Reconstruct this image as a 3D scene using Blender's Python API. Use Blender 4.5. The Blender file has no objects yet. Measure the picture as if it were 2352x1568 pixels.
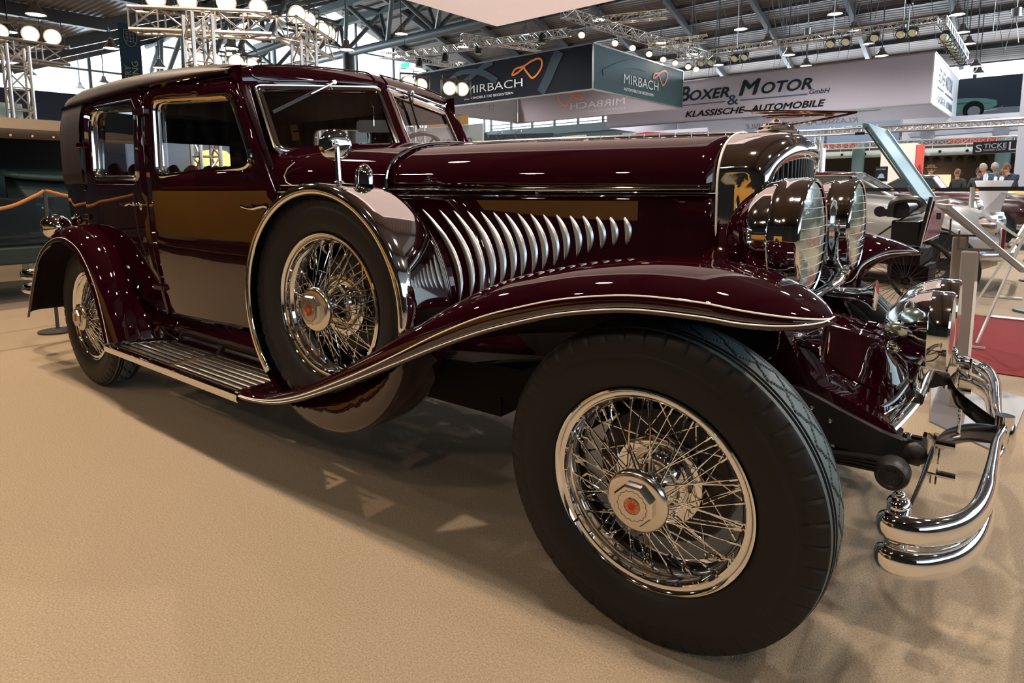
import bpy, bmesh, math, random
from math import pi, sin, cos, radians, sqrt, atan2, hypot
from mathutils import Vector, Matrix
from mathutils.geometry import delaunay_2d_cdt
random.seed(7)
sc = bpy.context.scene
col = sc.collection
# ------------------------------------------------------------------ camera, world, lights, exposure
cam_d = bpy.data.cameras.new('camera'); cam = bpy.data.objects.new('camera', cam_d); col.objects.link(cam)
cam.location = (0.6536, -2.1404, 1.1715)
YAW, PITCH, ROLL, FPX, PY = 0.6629, 0.1254, -0.0043, 1451.3, 615.2
fwd = Vector((-sin(YAW)*cos(PITCH), cos(YAW)*cos(PITCH), -sin(PITCH)))
rgt = Vector((cos(YAW), sin(YAW), 0)); upv = rgt.cross(fwd)
r2 = rgt*cos(ROLL) + upv*sin(ROLL); u2 = -rgt*sin(ROLL) + upv*cos(ROLL)
cam.rotation_euler = Matrix((r2, u2, -fwd)).transposed().to_euler()
cam_d.sensor_width = 36.0; cam_d.lens = 36.0*FPX/2352.0
cam_d.shift_y = -(784.0-PY)/2352.0
cam_d.clip_end = 200; cam_d.clip_start = 0.05
sc.camera = cam
sc.view_settings.view_transform = 'Standard'; sc.view_settings.look = 'None'
sc.view_settings.gamma = 1.0; sc.view_settings.exposure = 0.75
sc.view_settings.use_curve_mapping = False
cy = sc.cycles
cy.use_denoising = True
try: cy.denoiser = 'OPENIMAGEDENOISE'
except Exception: pass
cy.max_bounces = 7; cy.diffuse_bounces = 2; cy.glossy_bounces = 5; cy.transmission_bounces = 5
cy.transparent_max_bounces = 6; cy.caustics_reflective = False; cy.caustics_refractive = False
cy.sample_clamp_indirect = 4.0; cy.sample_clamp_direct = 0
world = bpy.data.worlds.new('sky'); sc.world = world; world.use_nodes = True
bg = world.node_tree.nodes['Background']; bg.inputs[0].default_value = (0.72, 0.88, 1.0, 1); bg.inputs[1].default_value = 1.8

def lamp(name, kind, loc, target, power, color, size=1.0, sizey=None, spot=None, blend=.4):
    d = bpy.data.lights.new(name, kind); d.energy = power; d.color = color
    if kind == 'AREA':
        d.size = size
        if sizey: d.shape = 'RECTANGLE'; d.size_y = sizey
    else: d.shadow_soft_size = size
    if kind == 'SPOT': d.spot_size = radians(spot or 60); d.spot_blend = blend
    o = bpy.data.objects.new(name, d); col.objects.link(o); o.location = loc
    o.rotation_euler = (Vector(target)-Vector(loc)).to_track_quat('-Z', 'Y').to_euler()
    return o
RE = Matrix.Rotation(radians(-2.1), 4, 'Z')       # the hall's axes against the car's
# pendants hang under the roof of the hall: (x, y, z) in hall axes
PEND = [(-7.6,-1.5,6.3), (-4.0,-1.5,6.3), (-.4,-1.5,6.3), (3.2,-1.5,6.3), (-3,-8.5,6.2), (2,3,6.2), (-6,7.5,6.9), (0,7.5,6.9), (6,1,6.2)] + [(x, y, 7.2) for x in (-20, -13, -6, 0) for y in (12.5, 19, 25.5)]
for i, (x, y, z) in enumerate(PEND):
    lamp("pendant_light", "SPOT", RE @ Vector((x, y, z-.28)), RE @ Vector((x, y, 0)), (560, 520, 360, 230, 120, 260, 300, 520, 150)[i] if i < 9 else (950 if x > -8 else 600), (1, .77, .54) if i < 2 else (1, .84, .68) if i < 3 else (1, .93, .86), .10, spot=150, blend=.6)
# warm theatre spots on the stand's own trusses, aimed at the car and the carpet round it
STAND = [((-7.3,1.9,3.5),(-4.6,-.5,0)), ((-7.2,2.8,3.5),(-3.2,0,.8)), ((-8,6.3,3.2),(-2,0,.8)), ((-6.5,-3.6,3.7),(-3.8,-2.0,0)), ((-3.5,-4.3,3.7),(-2.6,-1.4,.2)), ((-.8,-4.5,3.7),(-1.0,-1.6,.2)), ((1.6,-4.2,3.7),(0,-1.3,.3)), ((2.6,1.8,3.7),(.4,.6,.3)), ((-9.5,-1.5,3.6),(-6.5,-1.2,0))]
for i, (a, b) in enumerate(STAND):
    lamp('truss_spot_light', 'SPOT', RE @ Vector(a), RE @ Vector(b), 60 if 2 < i < 7 else 110, (1, .76, .52), .07, spot=75, blend=.8)
lamp('window_daylight', 'AREA', RE @ Vector((-37, 10, 6)), RE @ Vector((-10, 8, 2)), 2500, (.75, .88, 1), 12, 3)
lamp('window_daylight', 'AREA', RE @ Vector((-8, 40, 7)), RE @ Vector((-8, 15, 2)), 2600, (.8, .9, 1), 40, 2)

# ------------------------------------------------------------------ materials
def mat(name, color, rough=.5, metal=0.0, coat=0.0, coat_rough=.03, spec=.5, emit=None, emit_s=0, alpha=1, bump=None, noise=None, trans=0, ior=1.45, sheen=0):
    m = bpy.data.materials.new(name); m.use_nodes = True; nt = m.node_tree; b = nt.nodes['Principled BSDF']
    b.inputs['Base Color'].default_value = (*color, 1); b.inputs['Roughness'].default_value = rough
    b.inputs['Metallic'].default_value = metal; b.inputs['Coat Weight'].default_value = coat
    b.inputs['Coat Roughness'].default_value = coat_rough; b.inputs['Specular IOR Level'].default_value = spec
    b.inputs['IOR'].default_value = ior
    b.inputs['Transmission Weight'].default_value = trans
    b.inputs['Alpha'].default_value = alpha
    b.inputs['Sheen Weight'].default_value = sheen
    if emit: b.inputs['Emission Color'].default_value = (*emit, 1); b.inputs['Emission Strength'].default_value = emit_s
    if noise:   # (scale, colour2, detail): mottled base colour
        tc = nt.nodes.new('ShaderNodeTexCoord'); n = nt.nodes.new('ShaderNodeTexNoise'); n.inputs['Scale'].default_value = noise[0]
        n.inputs['Detail'].default_value = noise[2]; nt.links.new(tc.outputs['Object'], n.inputs['Vector'])
        r = nt.nodes.new('ShaderNodeValToRGB'); r.color_ramp.elements[0].position = .35; r.color_ramp.elements[1].position = .65
        r.color_ramp.elements[0].color = (*color, 1); r.color_ramp.elements[1].color = (*noise[1], 1)
        nt.links.new(n.outputs['Fac'], r.inputs['Fac']); nt.links.new(r.outputs['Color'], b.inputs['Base Color'])
    if bump:    # (scale, strength, distance)
        tc = nt.nodes.new('ShaderNodeTexCoord'); n = nt.nodes.new('ShaderNodeTexNoise'); n.inputs['Scale'].default_value = bump[0]
        n.inputs['Detail'].default_value = 3; nt.links.new(tc.outputs['Object'], n.inputs['Vector'])
        bp = nt.nodes.new('ShaderNodeBump'); bp.inputs['Strength'].default_value = bump[1]; bp.inputs['Distance'].default_value = bump[2]
        nt.links.new(n.outputs['Fac'], bp.inputs['Height']); nt.links.new(bp.outputs['Normal'], b.inputs['Normal'])
    return m
def glassmat(name, tint=(1, 1, 1), refl=.12, dark=0.0):
    """thin pane: mostly see-through, mirror-like at a glance"""
    m = bpy.data.materials.new(name); m.use_nodes = True; nt = m.node_tree; nt.nodes.remove(nt.nodes['Principled BSDF'])
    t = nt.nodes.new('ShaderNodeBsdfTransparent'); t.inputs[0].default_value = (*tint, 1)
    g = nt.nodes.new('ShaderNodeBsdfGlossy'); g.inputs['Roughness'].default_value = .01
    f = nt.nodes.new('ShaderNodeLayerWeight'); pw = nt.nodes.new('ShaderNodeMath'); pw.operation = 'POWER'; pw.inputs[1].default_value = 5
    nt.links.new(f.outputs['Facing'], pw.inputs[0])
    a = nt.nodes.new('ShaderNodeMath'); a.operation = 'MULTIPLY_ADD'; a.inputs[1].default_value = .9; a.inputs[2].default_value = .04+refl; nt.links.new(pw.outputs[0], a.inputs[0])
    mx = nt.nodes.new('ShaderNodeMixShader'); nt.links.new(a.outputs[0], mx.inputs[0]); nt.links.new(t.outputs[0], mx.inputs[1]); nt.links.new(g.outputs[0], mx.inputs[2])
    nt.links.new(mx.outputs[0], nt.nodes['Material Output'].inputs[0]); return m
PAINT = mat('maroon_paint', (.013, .0006, .0026), .6, 0, 1.0, .012, 0.0); PAINT.node_tree.nodes['Principled BSDF'].inputs['Coat IOR'].default_value = 1.75
BLACKP = mat('black_paint', (.006, .005, .006), .25, 0, .4, .05)
FRAMEB = mat('satin_black', (.011, .009, .010), .42)
CHROME = mat('chrome', (.80, .80, .80), .045, 1)
CHROME2 = mat('brushed_chrome', (.70, .72, .74), .20, 1)
CAPM = mat('satin_nickel', (.72, .68, .63), .16, 1)
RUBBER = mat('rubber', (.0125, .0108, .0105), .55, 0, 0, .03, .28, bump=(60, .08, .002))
TREAD = mat('daylit_tread_rubber', (.085, .115, .122), .5, 0, 0, .03, .6)  # paler and tealer than the sidewall: daylight on the tread put into the colour
GLASS = glassmat('window_glass', refl=.05)
LENS = mat('ribbed_lens', (.50, .57, .50), .16, .9, .6, .02, .8, bump=(22, .35, .006))
FABRIC = mat('roof_leather', (.020, .013, .015), .5, 0, 0, .03, .35, bump=(900, .25, .001))
UNDER = mat('underbody_black', (.010, .006, .006), .6, 0, 0, .03, .15)
RED = mat('red_enamel', (.52, .03, .012), .3)
SEAT = mat('red_plush', (.16, .012, .012), .8, sheen=.3)
WOOD = mat('varnished_wood', (.30, .16, .05), .3, 0, .5)
CREAM = mat('cream_cloth', (.50, .30, .11), .7)
DARKIN = mat('dark_lining', (.02, .014, .014), .8)
BROWNMAT = mat('step_rubber', (.055, .035, .015), .35, 0, .3, .1)
STRIPE = mat('ivory_line', (.78, .72, .66), .35)
BRASS = mat('copper', (.55, .30, .20), .15, 1)
WHITE = mat('white_cloth', (.80, .79, .83), .8)

# ------------------------------------------------------------------ helpers
MODX = [None]          # optional transform applied to every vertex (the hall stands a little askew to the car)
def V3(p):
    p = Vector(p); return MODX[0] @ p if MODX[0] else p
def tag(o, label=None, cat=None, group=None, kind=None):
    if label: o['label'] = label
    if cat: o['category'] = cat
    if group: o['group'] = group
    if kind: o['kind'] = kind
    return o
def empty(name, loc, label, cat, group=None, kind=None, rot=None):
    o = bpy.data.objects.new(name, None); col.objects.link(o); o.location = V3(loc); o.empty_display_size = .1
    if rot: o.rotation_euler = rot
    return tag(o, label, cat, group, kind)
def base(parent):
    l = Vector((0, 0, 0))
    while parent: l = l + parent.location; parent = parent.parent
    return l
def mesh(name, verts, faces, m, parent=None, smooth=True, label=None, local=False, angle=None):
    if not local:
        b = base(parent); verts = [V3(v)-b for v in verts]
    me = bpy.data.meshes.new(name); me.from_pydata([tuple(v) for v in verts], [], faces)
    ms = m if isinstance(m, (list, tuple)) else [m]
    for x in ms: me.materials.append(x)
    bm = bmesh.new(); bm.from_mesh(me); bmesh.ops.recalc_face_normals(bm, faces=bm.faces); bm.to_mesh(me); bm.free()
    if smooth:
        me.polygons.foreach_set('use_smooth', [True]*len(me.polygons))
        if angle: me.set_sharp_from_angle(angle=radians(angle))
    me.update()
    o = bpy.data.objects.new(name, me); col.objects.link(o)
    if parent: o.parent = parent
    if label: o['label'] = label
    return o
class MB:
    """collects several shapes of ONE part"""
    def __init__(s): s.v = []; s.f = []
    def add(s, v, f):
        k = len(s.v); s.v += [Vector(p) for p in v]; s.f += [tuple(i+k for i in q) for q in f]; return s
    def box(s, a, b, M=None):
        x0, y0, z0 = a; x1, y1, z1 = b
        v = [Vector(p) for p in ((x0,y0,z0),(x1,y0,z0),(x1,y1,z0),(x0,y1,z0),(x0,y0,z1),(x1,y0,z1),(x1,y1,z1),(x0,y1,z1))]
        if M: v = [M @ p for p in v]
        return s.add(v, [(0,3,2,1),(4,5,6,7),(0,1,5,4),(1,2,6,5),(2,3,7,6),(3,0,4,7)])
    def bar(s, p, q, w, h=None, up=(0,0,1)):
        p = Vector(p); q = Vector(q); d = (q-p).normalized(); u = Vector(up)
        if abs(d.dot(u)) > .98: u = Vector((1,0,0))
        a = d.cross(u).normalized()*(w/2); b = a.cross(d).normalized()*((h or w)/2)
        v = [p-a-b, p+a-b, p+a+b, p-a+b, q-a-b, q+a-b, q+a+b, q-a+b]
        return s.add(v, [(0,3,2,1),(4,5,6,7),(0,1,5,4),(1,2,6,5),(2,3,7,6),(3,0,4,7)])
    def tube(s, path, r, n=8, closed=False, caps=True, flat=None, up=None):
        path = [Vector(p) for p in path]; k = len(path); v = []; f = []; prev = None
        for i, p in enumerate(path):
            a = path[(i-1) % k] if (closed or i > 0) else p; b = path[(i+1) % k] if (closed or i < k-1) else p
            t = (b-a); t = t.normalized() if t.length > 1e-9 else Vector((0,0,1))
            if prev is None:
                u = Vector(up) if up else (Vector((0,0,1)) if abs(t.z) < .9 else Vector((1,0,0)))
            else: u = prev
            u = Vector(up) if (up and abs(t.dot(Vector(up))) < .95) else u
            u = (u - t*u.dot(t)).normalized(); w = t.cross(u); prev = u
            rr = r[i] if isinstance(r, (list, tuple)) else r
            fl = (flat[i] if isinstance(flat, (list, tuple)) else flat) if flat else 1
            for j in range(n):
                an = 2*pi*j/n; v.append(p + u*(rr*cos(an)) + w*(rr*fl*sin(an)))
        for i in range(k if closed else k-1):
            for j in range(n):
                a = i*n+j; b = i*n+(j+1) % n; c = ((i+1) % k)*n+(j+1) % n; d = ((i+1) % k)*n+j; f.append((a, b, c, d))
        if not closed and caps: f.append(tuple(range(n))[::-1]); f.append(tuple((k-1)*n+j for j in range(n)))
        return s.add(v, f)
    def lathe(s, prof, c=(0,0,0), axis='y', n=32, M=None, cap=False):
        """prof: (radius, offset along axis)"""
        v = []; f = []
        for r, h in prof:
            for j in range(n):
                a = 2*pi*j/n; p = (r*cos(a), r*sin(a), h)
                v.append(Vector(p))
        for i in range(len(prof)-1):
            for j in range(n): f.append((i*n+j, i*n+(j+1) % n, (i+1)*n+(j+1) % n, (i+1)*n+j))
        if cap: f.append(tuple(range(n))); f.append(tuple((len(prof)-1)*n+j for j in range(n)))
        R = {'z': Matrix.Identity(3), 'y': Matrix(((1,0,0),(0,0,1),(0,1,0))), 'x': Matrix(((0,0,1),(1,0,0),(0,1,0)))}[axis]
        v = [(R @ p) for p in v]
        if M: v = [M @ p for p in v]
        v = [p + Vector(c) for p in v]
        return s.add(v, f)
    def sphere(s, c, r, n=12, sc_=(1,1,1)):
        pr = [(sin(pi*i/(n//2)), -cos(pi*i/(n//2))) for i in range(n//2+1)]
        return s.lathe([(a*r, b*r) for a, b in pr], c, 'z', n, Matrix.Diagonal(Vector(sc_)))
    def grid(s, rows, closed_u=False, closed_v=False):
        R = len(rows); C = len(rows[0]); v = [p for r in rows for p in r]; f = []
        for i in range(R if closed_v else R-1):
            for j in range(C if closed_u else C-1):
                a = i*C+j; b = i*C+(j+1) % C; c = ((i+1) % R)*C+(j+1) % C; d = ((i+1) % R)*C+j; f.append((a, b, c, d))
        return s.add(v, f)
    def prism(s, pts, d):
        """closed polygon pts (3D) pushed by vector d"""
        n = len(pts); d = Vector(d); v = [Vector(p) for p in pts] + [Vector(p)+d for p in pts]
        return s.add(v, [tuple(range(n))[::-1], tuple(range(n, 2*n))] + [(i, (i+1) % n, n+(i+1) % n, n+i) for i in range(n)])
    def build(s, name, m, parent=None, smooth=True, label=None, local=False, angle=40):
        return mesh(name, s.v, s.f, m, parent, smooth, label, local, angle if smooth else None)
def mirror_copy(o, name=None):
    """the same part on the other side of the car (y -> -y)"""
    me = o.data.copy()
    b = base(o.parent)
    for v in me.vertices: v.co.y = -(v.co.y + b.y) - b.y
    me.flip_normals()
    c = bpy.data.objects.new(name or o.name, me); col.objects.link(c); c.parent = o.parent
    for md in o.modifiers:
        if md.type == 'SOLIDIFY':
            k = c.modifiers.new('solid', 'SOLIDIFY'); k.thickness = md.thickness; k.offset = md.offset; k.material_offset = md.material_offset
        if md.type == 'BEVEL':
            k = c.modifiers.new('bevel', 'BEVEL'); k.width = md.width; k.segments = md.segments
    for ch in list(o.children): 
        d = mirror_copy(ch); d.parent = c
    return c
def solid(o, t, off=0.0, under=None):
    if under:      # another material inside: turn the faces outwards first
        me = o.data
        if sum(p.normal.z*p.area for p in me.polygons) < 0: me.flip_normals()
        me.materials.append(under)
    k = o.modifiers.new('solid', 'SOLIDIFY'); k.thickness = t; k.offset = off
    if under: k.material_offset = 1
    return o
def bevel(o, w=.005, n=2, ang=35):
    k = o.modifiers.new('bevel', 'BEVEL'); k.width = w; k.segments = n; k.limit_method = 'ANGLE'; k.angle_limit = radians(ang); return o
def copy_tree(o, parent=None, loc=None, rot=None):
    c = o.copy(); col.objects.link(c); c.parent = parent
    if loc is not None: c.location = loc
    if rot is not None: c.rotation_euler = rot
    for ch in list(o.children): copy_tree(ch, c)
    return c
def ip(x, T):
    """smooth interpolation in a table [(x, y...)], x ascending or descending"""
    if T[0][0] > T[-1][0]: T = T[::-1]
    if x <= T[0][0]: return T[0][1] if len(T[0]) == 2 else T[0][1:]
    if x >= T[-1][0]: return T[-1][1] if len(T[0]) == 2 else T[-1][1:]
    k = 0
    while T[k+1][0] < x: k += 1
    out = []
    for c in range(1, len(T[0])):
        x0, x1 = T[k][0], T[k+1][0]; y0, y1 = T[k][c], T[k+1][c]; d = (y1-y0)/(x1-x0)
        m0 = d if k == 0 else (lambda e: 0 if e*d <= 0 else 2*e*d/(e+d))((y0-T[k-1][c])/(x0-T[k-1][0]))
        m1 = d if k+2 >= len(T) else (lambda e: 0 if e*d <= 0 else 2*e*d/(e+d))((T[k+2][c]-y1)/(T[k+2][0]-x1))
        h = x1-x0; t = (x-x0)/h
        out.append(y0*(2*t**3-3*t**2+1)+m0*h*(t**3-2*t**2+t)+y1*(-2*t**3+3*t**2)+m1*h*(t**3-t**2))
    return out[0] if len(out) == 1 else tuple(out)
def smooth_path(pts, n=6, closed=False):
    pts = [Vector(p) for p in pts]; k = len(pts); out = []
    for i in range(k if closed else k-1):
        p0 = pts[(i-1) % k] if (closed or i > 0) else pts[i]; p1 = pts[i]; p2 = pts[(i+1) % k]; p3 = pts[(i+2) % k] if (closed or i+2 < k) else p2
        for j in range(n):
            t = j/n; out.append(.5*((2*p1)+(p2-p0)*t+(2*p0-5*p1+4*p2-p3)*t*t+(3*p1-p0-3*p2+p3)*t**3))
    if not closed: out.append(pts[-1])
    return out
def rounded(pts, r=.03, n=5):
    """2D polygon with rounded corners"""
    out = []; k = len(pts)
    for i in range(k):
        p = Vector(pts[i]); a = Vector(pts[i-1])-p; b = Vector(pts[(i+1) % k])-p
        rr = r[i] if isinstance(r, (list, tuple)) else r
        if rr <= 1e-6: out.append(p); continue
        la = min(rr, a.length*.48); lb = min(rr, b.length*.48); s = p+a.normalized()*la; e = p+b.normalized()*lb
        for j in range(n+1):
            t = j/n; out.append(s*(1-t)**2+p*(2*t*(1-t))+e*t*t)
    return out
def dense(poly, d):
    out = []
    for i in range(len(poly)):
        a = Vector(poly[i]); b = Vector(poly[(i+1) % len(poly)]); k = max(1, int((b-a).length/d))
        out += [a+(b-a)*(j/k) for j in range(k)]
    return out
def inside(p, poly):
    c = False; n = len(poly)
    for i in range(n):
        a = poly[i]; b = poly[i-1]
        if (a[1] > p[1]) != (b[1] > p[1]) and p[0] < (b[0]-a[0])*(p[1]-a[1])/(b[1]-a[1])+a[0]: c = not c
    return c
def panel(name, outline, holes, fn, m, parent, step=.06, thick=0.0, label=None, off=0.0):
    """sheet with holes: 2D outline (u, v) laid on a curved surface fn(u, v) -> 3D"""
    loops = [dense(outline, step)] + [dense(h, step*.5) for h in holes]
    vs = []; es = []
    for L in loops:
        k = len(vs); vs += [Vector((p[0], p[1])) for p in L]; es += [(k+i, k+(i+1) % len(L)) for i in range(len(L))]
    us = [p[0] for p in loops[0]]; ws = [p[1] for p in loops[0]]
    u = min(us)+step*.5
    while u < max(us):
        w = min(ws)+step*.5
        while w < max(ws):
            q = (u, w)
            if inside(q, loops[0]) and not any(inside(q, h) for h in loops[1:]) and min((Vector(q)-p).length for L in loops for p in L) > step*.4: vs.append(Vector(q))
            w += step
        u += step
    r = delaunay_2d_cdt(vs, es, [], 0, 1e-5)
    v2, f2 = r[0], r[2]; F = []
    for f in f2:
        c = sum((v2[i] for i in f), Vector((0, 0)))/len(f)
        if inside(c, loops[0]) and not any(inside(c, h) for h in loops[1:]): F.append(tuple(f))
    o = mesh(name, [fn(p[0], p[1]) for p in v2], F, m, parent, True, label)
    if thick: solid(o, thick, off)
    return o
def text(name, body, M, size, m, parent=None, extrude=.002, shear=0, offset=0, align='CENTER', sx=1.0, spacing=1.0, label=None):
    """lettering as a mesh; M places it: x = reading direction, y = up"""
    cu = bpy.data.curves.new(name, 'FONT'); cu.body = body; cu.size = size; cu.extrude = extrude; cu.shear = shear; cu.offset = offset
    cu.align_x = align; cu.align_y = 'BOTTOM_BASELINE'; cu.space_character = spacing; cu.resolution_u = 3
    t = bpy.data.objects.new(name+'_c', cu); col.objects.link(t)
    dg = bpy.context.evaluated_depsgraph_get(); me = bpy.data.meshes.new_from_object(t.evaluated_get(dg))
    bpy.data.objects.remove(t); bpy.data.curves.remove(cu)
    b = base(parent)
    for v in me.vertices: v.co = V3(M @ Vector((v.co.x*sx, v.co.y, v.co.z))) - b
    me.materials.clear(); me.materials.append(m); me.name = name
    o = bpy.data.objects.new(name, me); col.objects.link(o)
    if parent: o.parent = parent
    if label: o['label'] = label
    return o
def frameM(o, x, y):
    x = Vector(x).normalized(); y = Vector(y); y = (y-x*y.dot(x)).normalized(); z = x.cross(y)
    M = Matrix((x, y, z)).transposed().to_4x4(); M.translation = Vector(o); return M
# ================================================================== THE CAR
car = empty('vintage_limousine', (-1.8, 0, 0), 'dark maroon 1930s limousine with a long chrome-louvred bonnet and side-mounted spare wheel', 'car')
FW_Z = .429; WB = 3.603
# ---- wheels
GROOVE = mat('shaded_tread_groove', (.004,.004,.004), .8)  # black groove faces: shade painted into the colour
def make_wheel():
    w = empty('wheel', (0, 0, 0), None, None)
    R0 = .425
    # tyre: half-width coordinate u in [-1,1] round the section; tread grooves are real geometry, deepened by painted shade
    sec = []   # (radius, y, zone)
    for q in ((.262,-.058),(.272,-.072),(.285,-.080),(.30,-.0855),(.318,-.0885),(.338,-.090),(.352,-.0895),(.357,-.0868),(.364,-.0868),(.376,-.0865),(.388,-.0845),(.398,-.081),(.406,-.0765),(.412,-.0715)): sec.append((*q, 's'))
    N = 44
    for i in range(N+1):
        y = -.066+.132*i/N; sec.append((R0-.0095*(abs(y)/.066)**2.2, y, 't'))
    for q in sec[:14][::-1]: sec.append((q[0], -q[1], 's'))
    NA = 384; v = []; f = []; dg_ = []
    for k in range(NA):
        a = 2*pi*k/NA; ph = (k % 12)/12.0; tri = abs(ph*2-1)
        for r, y, z in sec:
            if z == 't':
                d = 0
                for c in (-.0528, -.0396, .0396, .0528):
                    if abs(y-c) < .0024: d = .007
                for c, s in ((-.0165, .024), (.0165, -.024)):
                    if abs(y-(c+s*(tri-.5))) < .0031: d = .007
                r -= d; dg_.append(d > 0)
            else: dg_.append(False)
            if z != 't' and r > .374:
                ph2 = (k % 8)
                if ph2 in (0,): r -= .006*min(1, (r-.37)/.02); y *= .972 - .0*(ph2)
                elif ph2 in (1,): y *= .99
            v.append((r*cos(a), y, r*sin(a)))
    n = len(sec)
    for k in range(NA):
        for j in range(n-1):
            a = k*n+j; b = ((k+1) % NA)*n+j; f.append((a, b, b+1, a+1))
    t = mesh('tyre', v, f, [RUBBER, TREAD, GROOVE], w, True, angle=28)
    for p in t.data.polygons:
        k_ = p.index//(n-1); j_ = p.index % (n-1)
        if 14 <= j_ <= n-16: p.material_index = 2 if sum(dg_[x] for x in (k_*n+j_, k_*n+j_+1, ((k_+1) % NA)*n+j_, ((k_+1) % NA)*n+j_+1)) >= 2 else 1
    for j_, ch in enumerate('FAMOUS COACH'):
        a = radians(46-j_*4.3); out = Vector((cos(a), 0, sin(a))); rd = Vector((sin(a), 0, -cos(a)))
        if ch != ' ': text('raised_letter', ch, frameM(Vector((.3665*cos(a), -.0862, .3665*sin(a))), rd, out), .016, RUBBER, t, .0008)
    m = MB()   # rim
    m.lathe([(.262,-.060),(.2665,-.068),(.266,-.073),(.262,-.0745),(.2575,-.072),(.254,-.066),(.249,-.0645),(.244,-.066),(.241,-.064),(.239,-.056),(.2365,-.050),(.232,-.044),(.226,-.036),(.2225,-.02),(.222,.0),(.2225,.02),(.226,.036),(.236,.05),(.245,.06),(.262,.072),(.266,.068),(.262,.058)], n=96)
    m.build('rim', CHROME, w)
    m = MB(); m.bar((-.2635*cos(.62), -.0755, -.2635*sin(.62)), (-.2435*cos(.62), -.0665, -.2435*sin(.62)), .004, .004); m.build('lock_ring_gap', FRAMEB, w)
    m = MB()   # hub shell
    m.lathe([(.040,-.122),(.046,-.112),(.048,-.100),(.044,-.09),(.046,-.05),(.052,-.02),(.060,-.004),(.072,.002),(.100,-.006),(.116,.000),(.120,.010),(.118,.022),(.100,.03)], n=48)
    m.build('hub', CHROME, w)
    m = MB(); m.lathe([(.0,.030),(.150,.030),(.178,.034),(.186,.045),(.186,.10),(.0,.10)], n=64); m.build('brake_drum', FRAMEB, w)
    sp = MB(); nip = MB()   # wire spokes: three lacings
    def spoke(a0, y0, r0, a1, y1, r1):
        p = Vector((r0*cos(a0), y0, r0*sin(a0))); q = Vector((r1*cos(a1), y1, r1*sin(a1))); d = (q-p).normalized()
        sp.tube([p, q], .0021, 6, caps=False); nip.tube([q-d*.017, q+d*.001], .0042, 6)
    for k in range(13):
        a = 2*pi*k/13
        for s in (-1, 1):
            spoke(a+s*.06, -.106, .047, a+s*.60, -.036, .226)
            spoke(a+.24+s*.05, -.098, .047, a+.24+s*.95, -.012, .222)
            spoke(a+.08+s*.05, .016, .117, a+.08+s*.58, .018, .2225)
    sp.add(nip.v, nip.f); sp.build('wire_spokes', CHROME, w)
    m = MB(); m.lathe([(.076,-.104),(.079,-.112),(.079,-.119),(.076,-.124),(.070,-.1275),(.060,-.1285),(0,-.1285)], n=64)
    cap = m.build('hub_cap', CAPM, w, angle=30)
    m = MB(); oc = [(.049/cos(pi/8)*cos(pi/8+k*pi/4), .049/cos(pi/8)*sin(pi/8+k*pi/4)) for k in range(8)]
    b1 = [(x, -.127, z) for x, z in oc]; b2 = [(x, -.141, z) for x, z in oc]; b3 = [(x*.92, -.146, z*.92) for x, z in oc]
    m.grid([b1, b2, b3], closed_u=True); m.add(b3, [tuple(range(8))]); o = m.build('cap_nut', CAPM, cap, smooth=False)
    m = MB(); m.lathe([(.032,-.1455),(.032,-.1480),(.031,-.149),(.0300,-.1475),(.0300,-.1455)], n=48)
    pts = [((.0375+.0016*cos(16*t))*cos(t), -.1462, (.0375+.0016*cos(16*t))*sin(t)) for t in [2*pi*k/128 for k in range(128)]]
    m2 = MB(); m2.tube(pts, .0007, 5, closed=True); m2.build('scalloped_line', FRAMEB, cap)
    m = MB(); m.lathe([(.021,-.1462),(.021,-.1478),(.0195,-.1482),(.019,-.1470),(0,-.1470)], n=40); m.build('badge_rim', BRASS, cap)
    m = MB(); m.lathe([(.0085,-.1472),(.0085,-.1484),(.006,-.1488),(0,-.1488)], n=24); em = m.build('enamel_badge', RED, cap)
    m = MB(); m.lathe([(.0178,-.1472),(.0178,-.1476),(.0095,-.1476)], n=32); m.build('badge_ring', BRASS, cap)
    for i, ch in enumerate('DUESENBERG'):
        a = pi*.5+radians(205)-i*2*pi/10*.93; c = Vector((.0108*cos(a), -.1478, .0108*sin(a)))
        out = Vector((cos(a), 0, sin(a))); rd = Vector((sin(a), 0, -cos(a)))
        M = frameM(c, rd, out); text('letter', ch, M, .0078, RED, em, .0003)
    return w
WHEEL = make_wheel()
def wheel(x, y, z, steer=0, camber=0, flip=False, src=None, name='wheel', label=None):
    w = WHEEL if src == 'first' else copy_tree(WHEEL)
    w.parent = car; w.location = (x+1.8, y, z)
    w.rotation_euler = (camber if not flip else -camber, 0, steer + (pi if flip else 0))
    w.name = name
    if label: w['label'] = label
    return w
wheel(0, -.702, FW_Z, .018, .06, src='first', label='front road wheel nearest the viewer')
wheel(0, .702, FW_Z, .018, .06, True, label='front road wheel on the far side')
wheel(-WB, -.702, FW_Z, label='rear road wheel nearest the viewer')
wheel(-WB, .702, FW_Z, 0, 0, True, label='rear road wheel on the far side')
wheel(-1.228, -.735, .756, .05, 0, name='spare_wheel', label='spare wheel sunk in the front wing beside the bonnet')
wheel(-1.228, .735, .756, -.05, 0, True, name='spare_wheel', label='spare wheel on the far wing')

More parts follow.
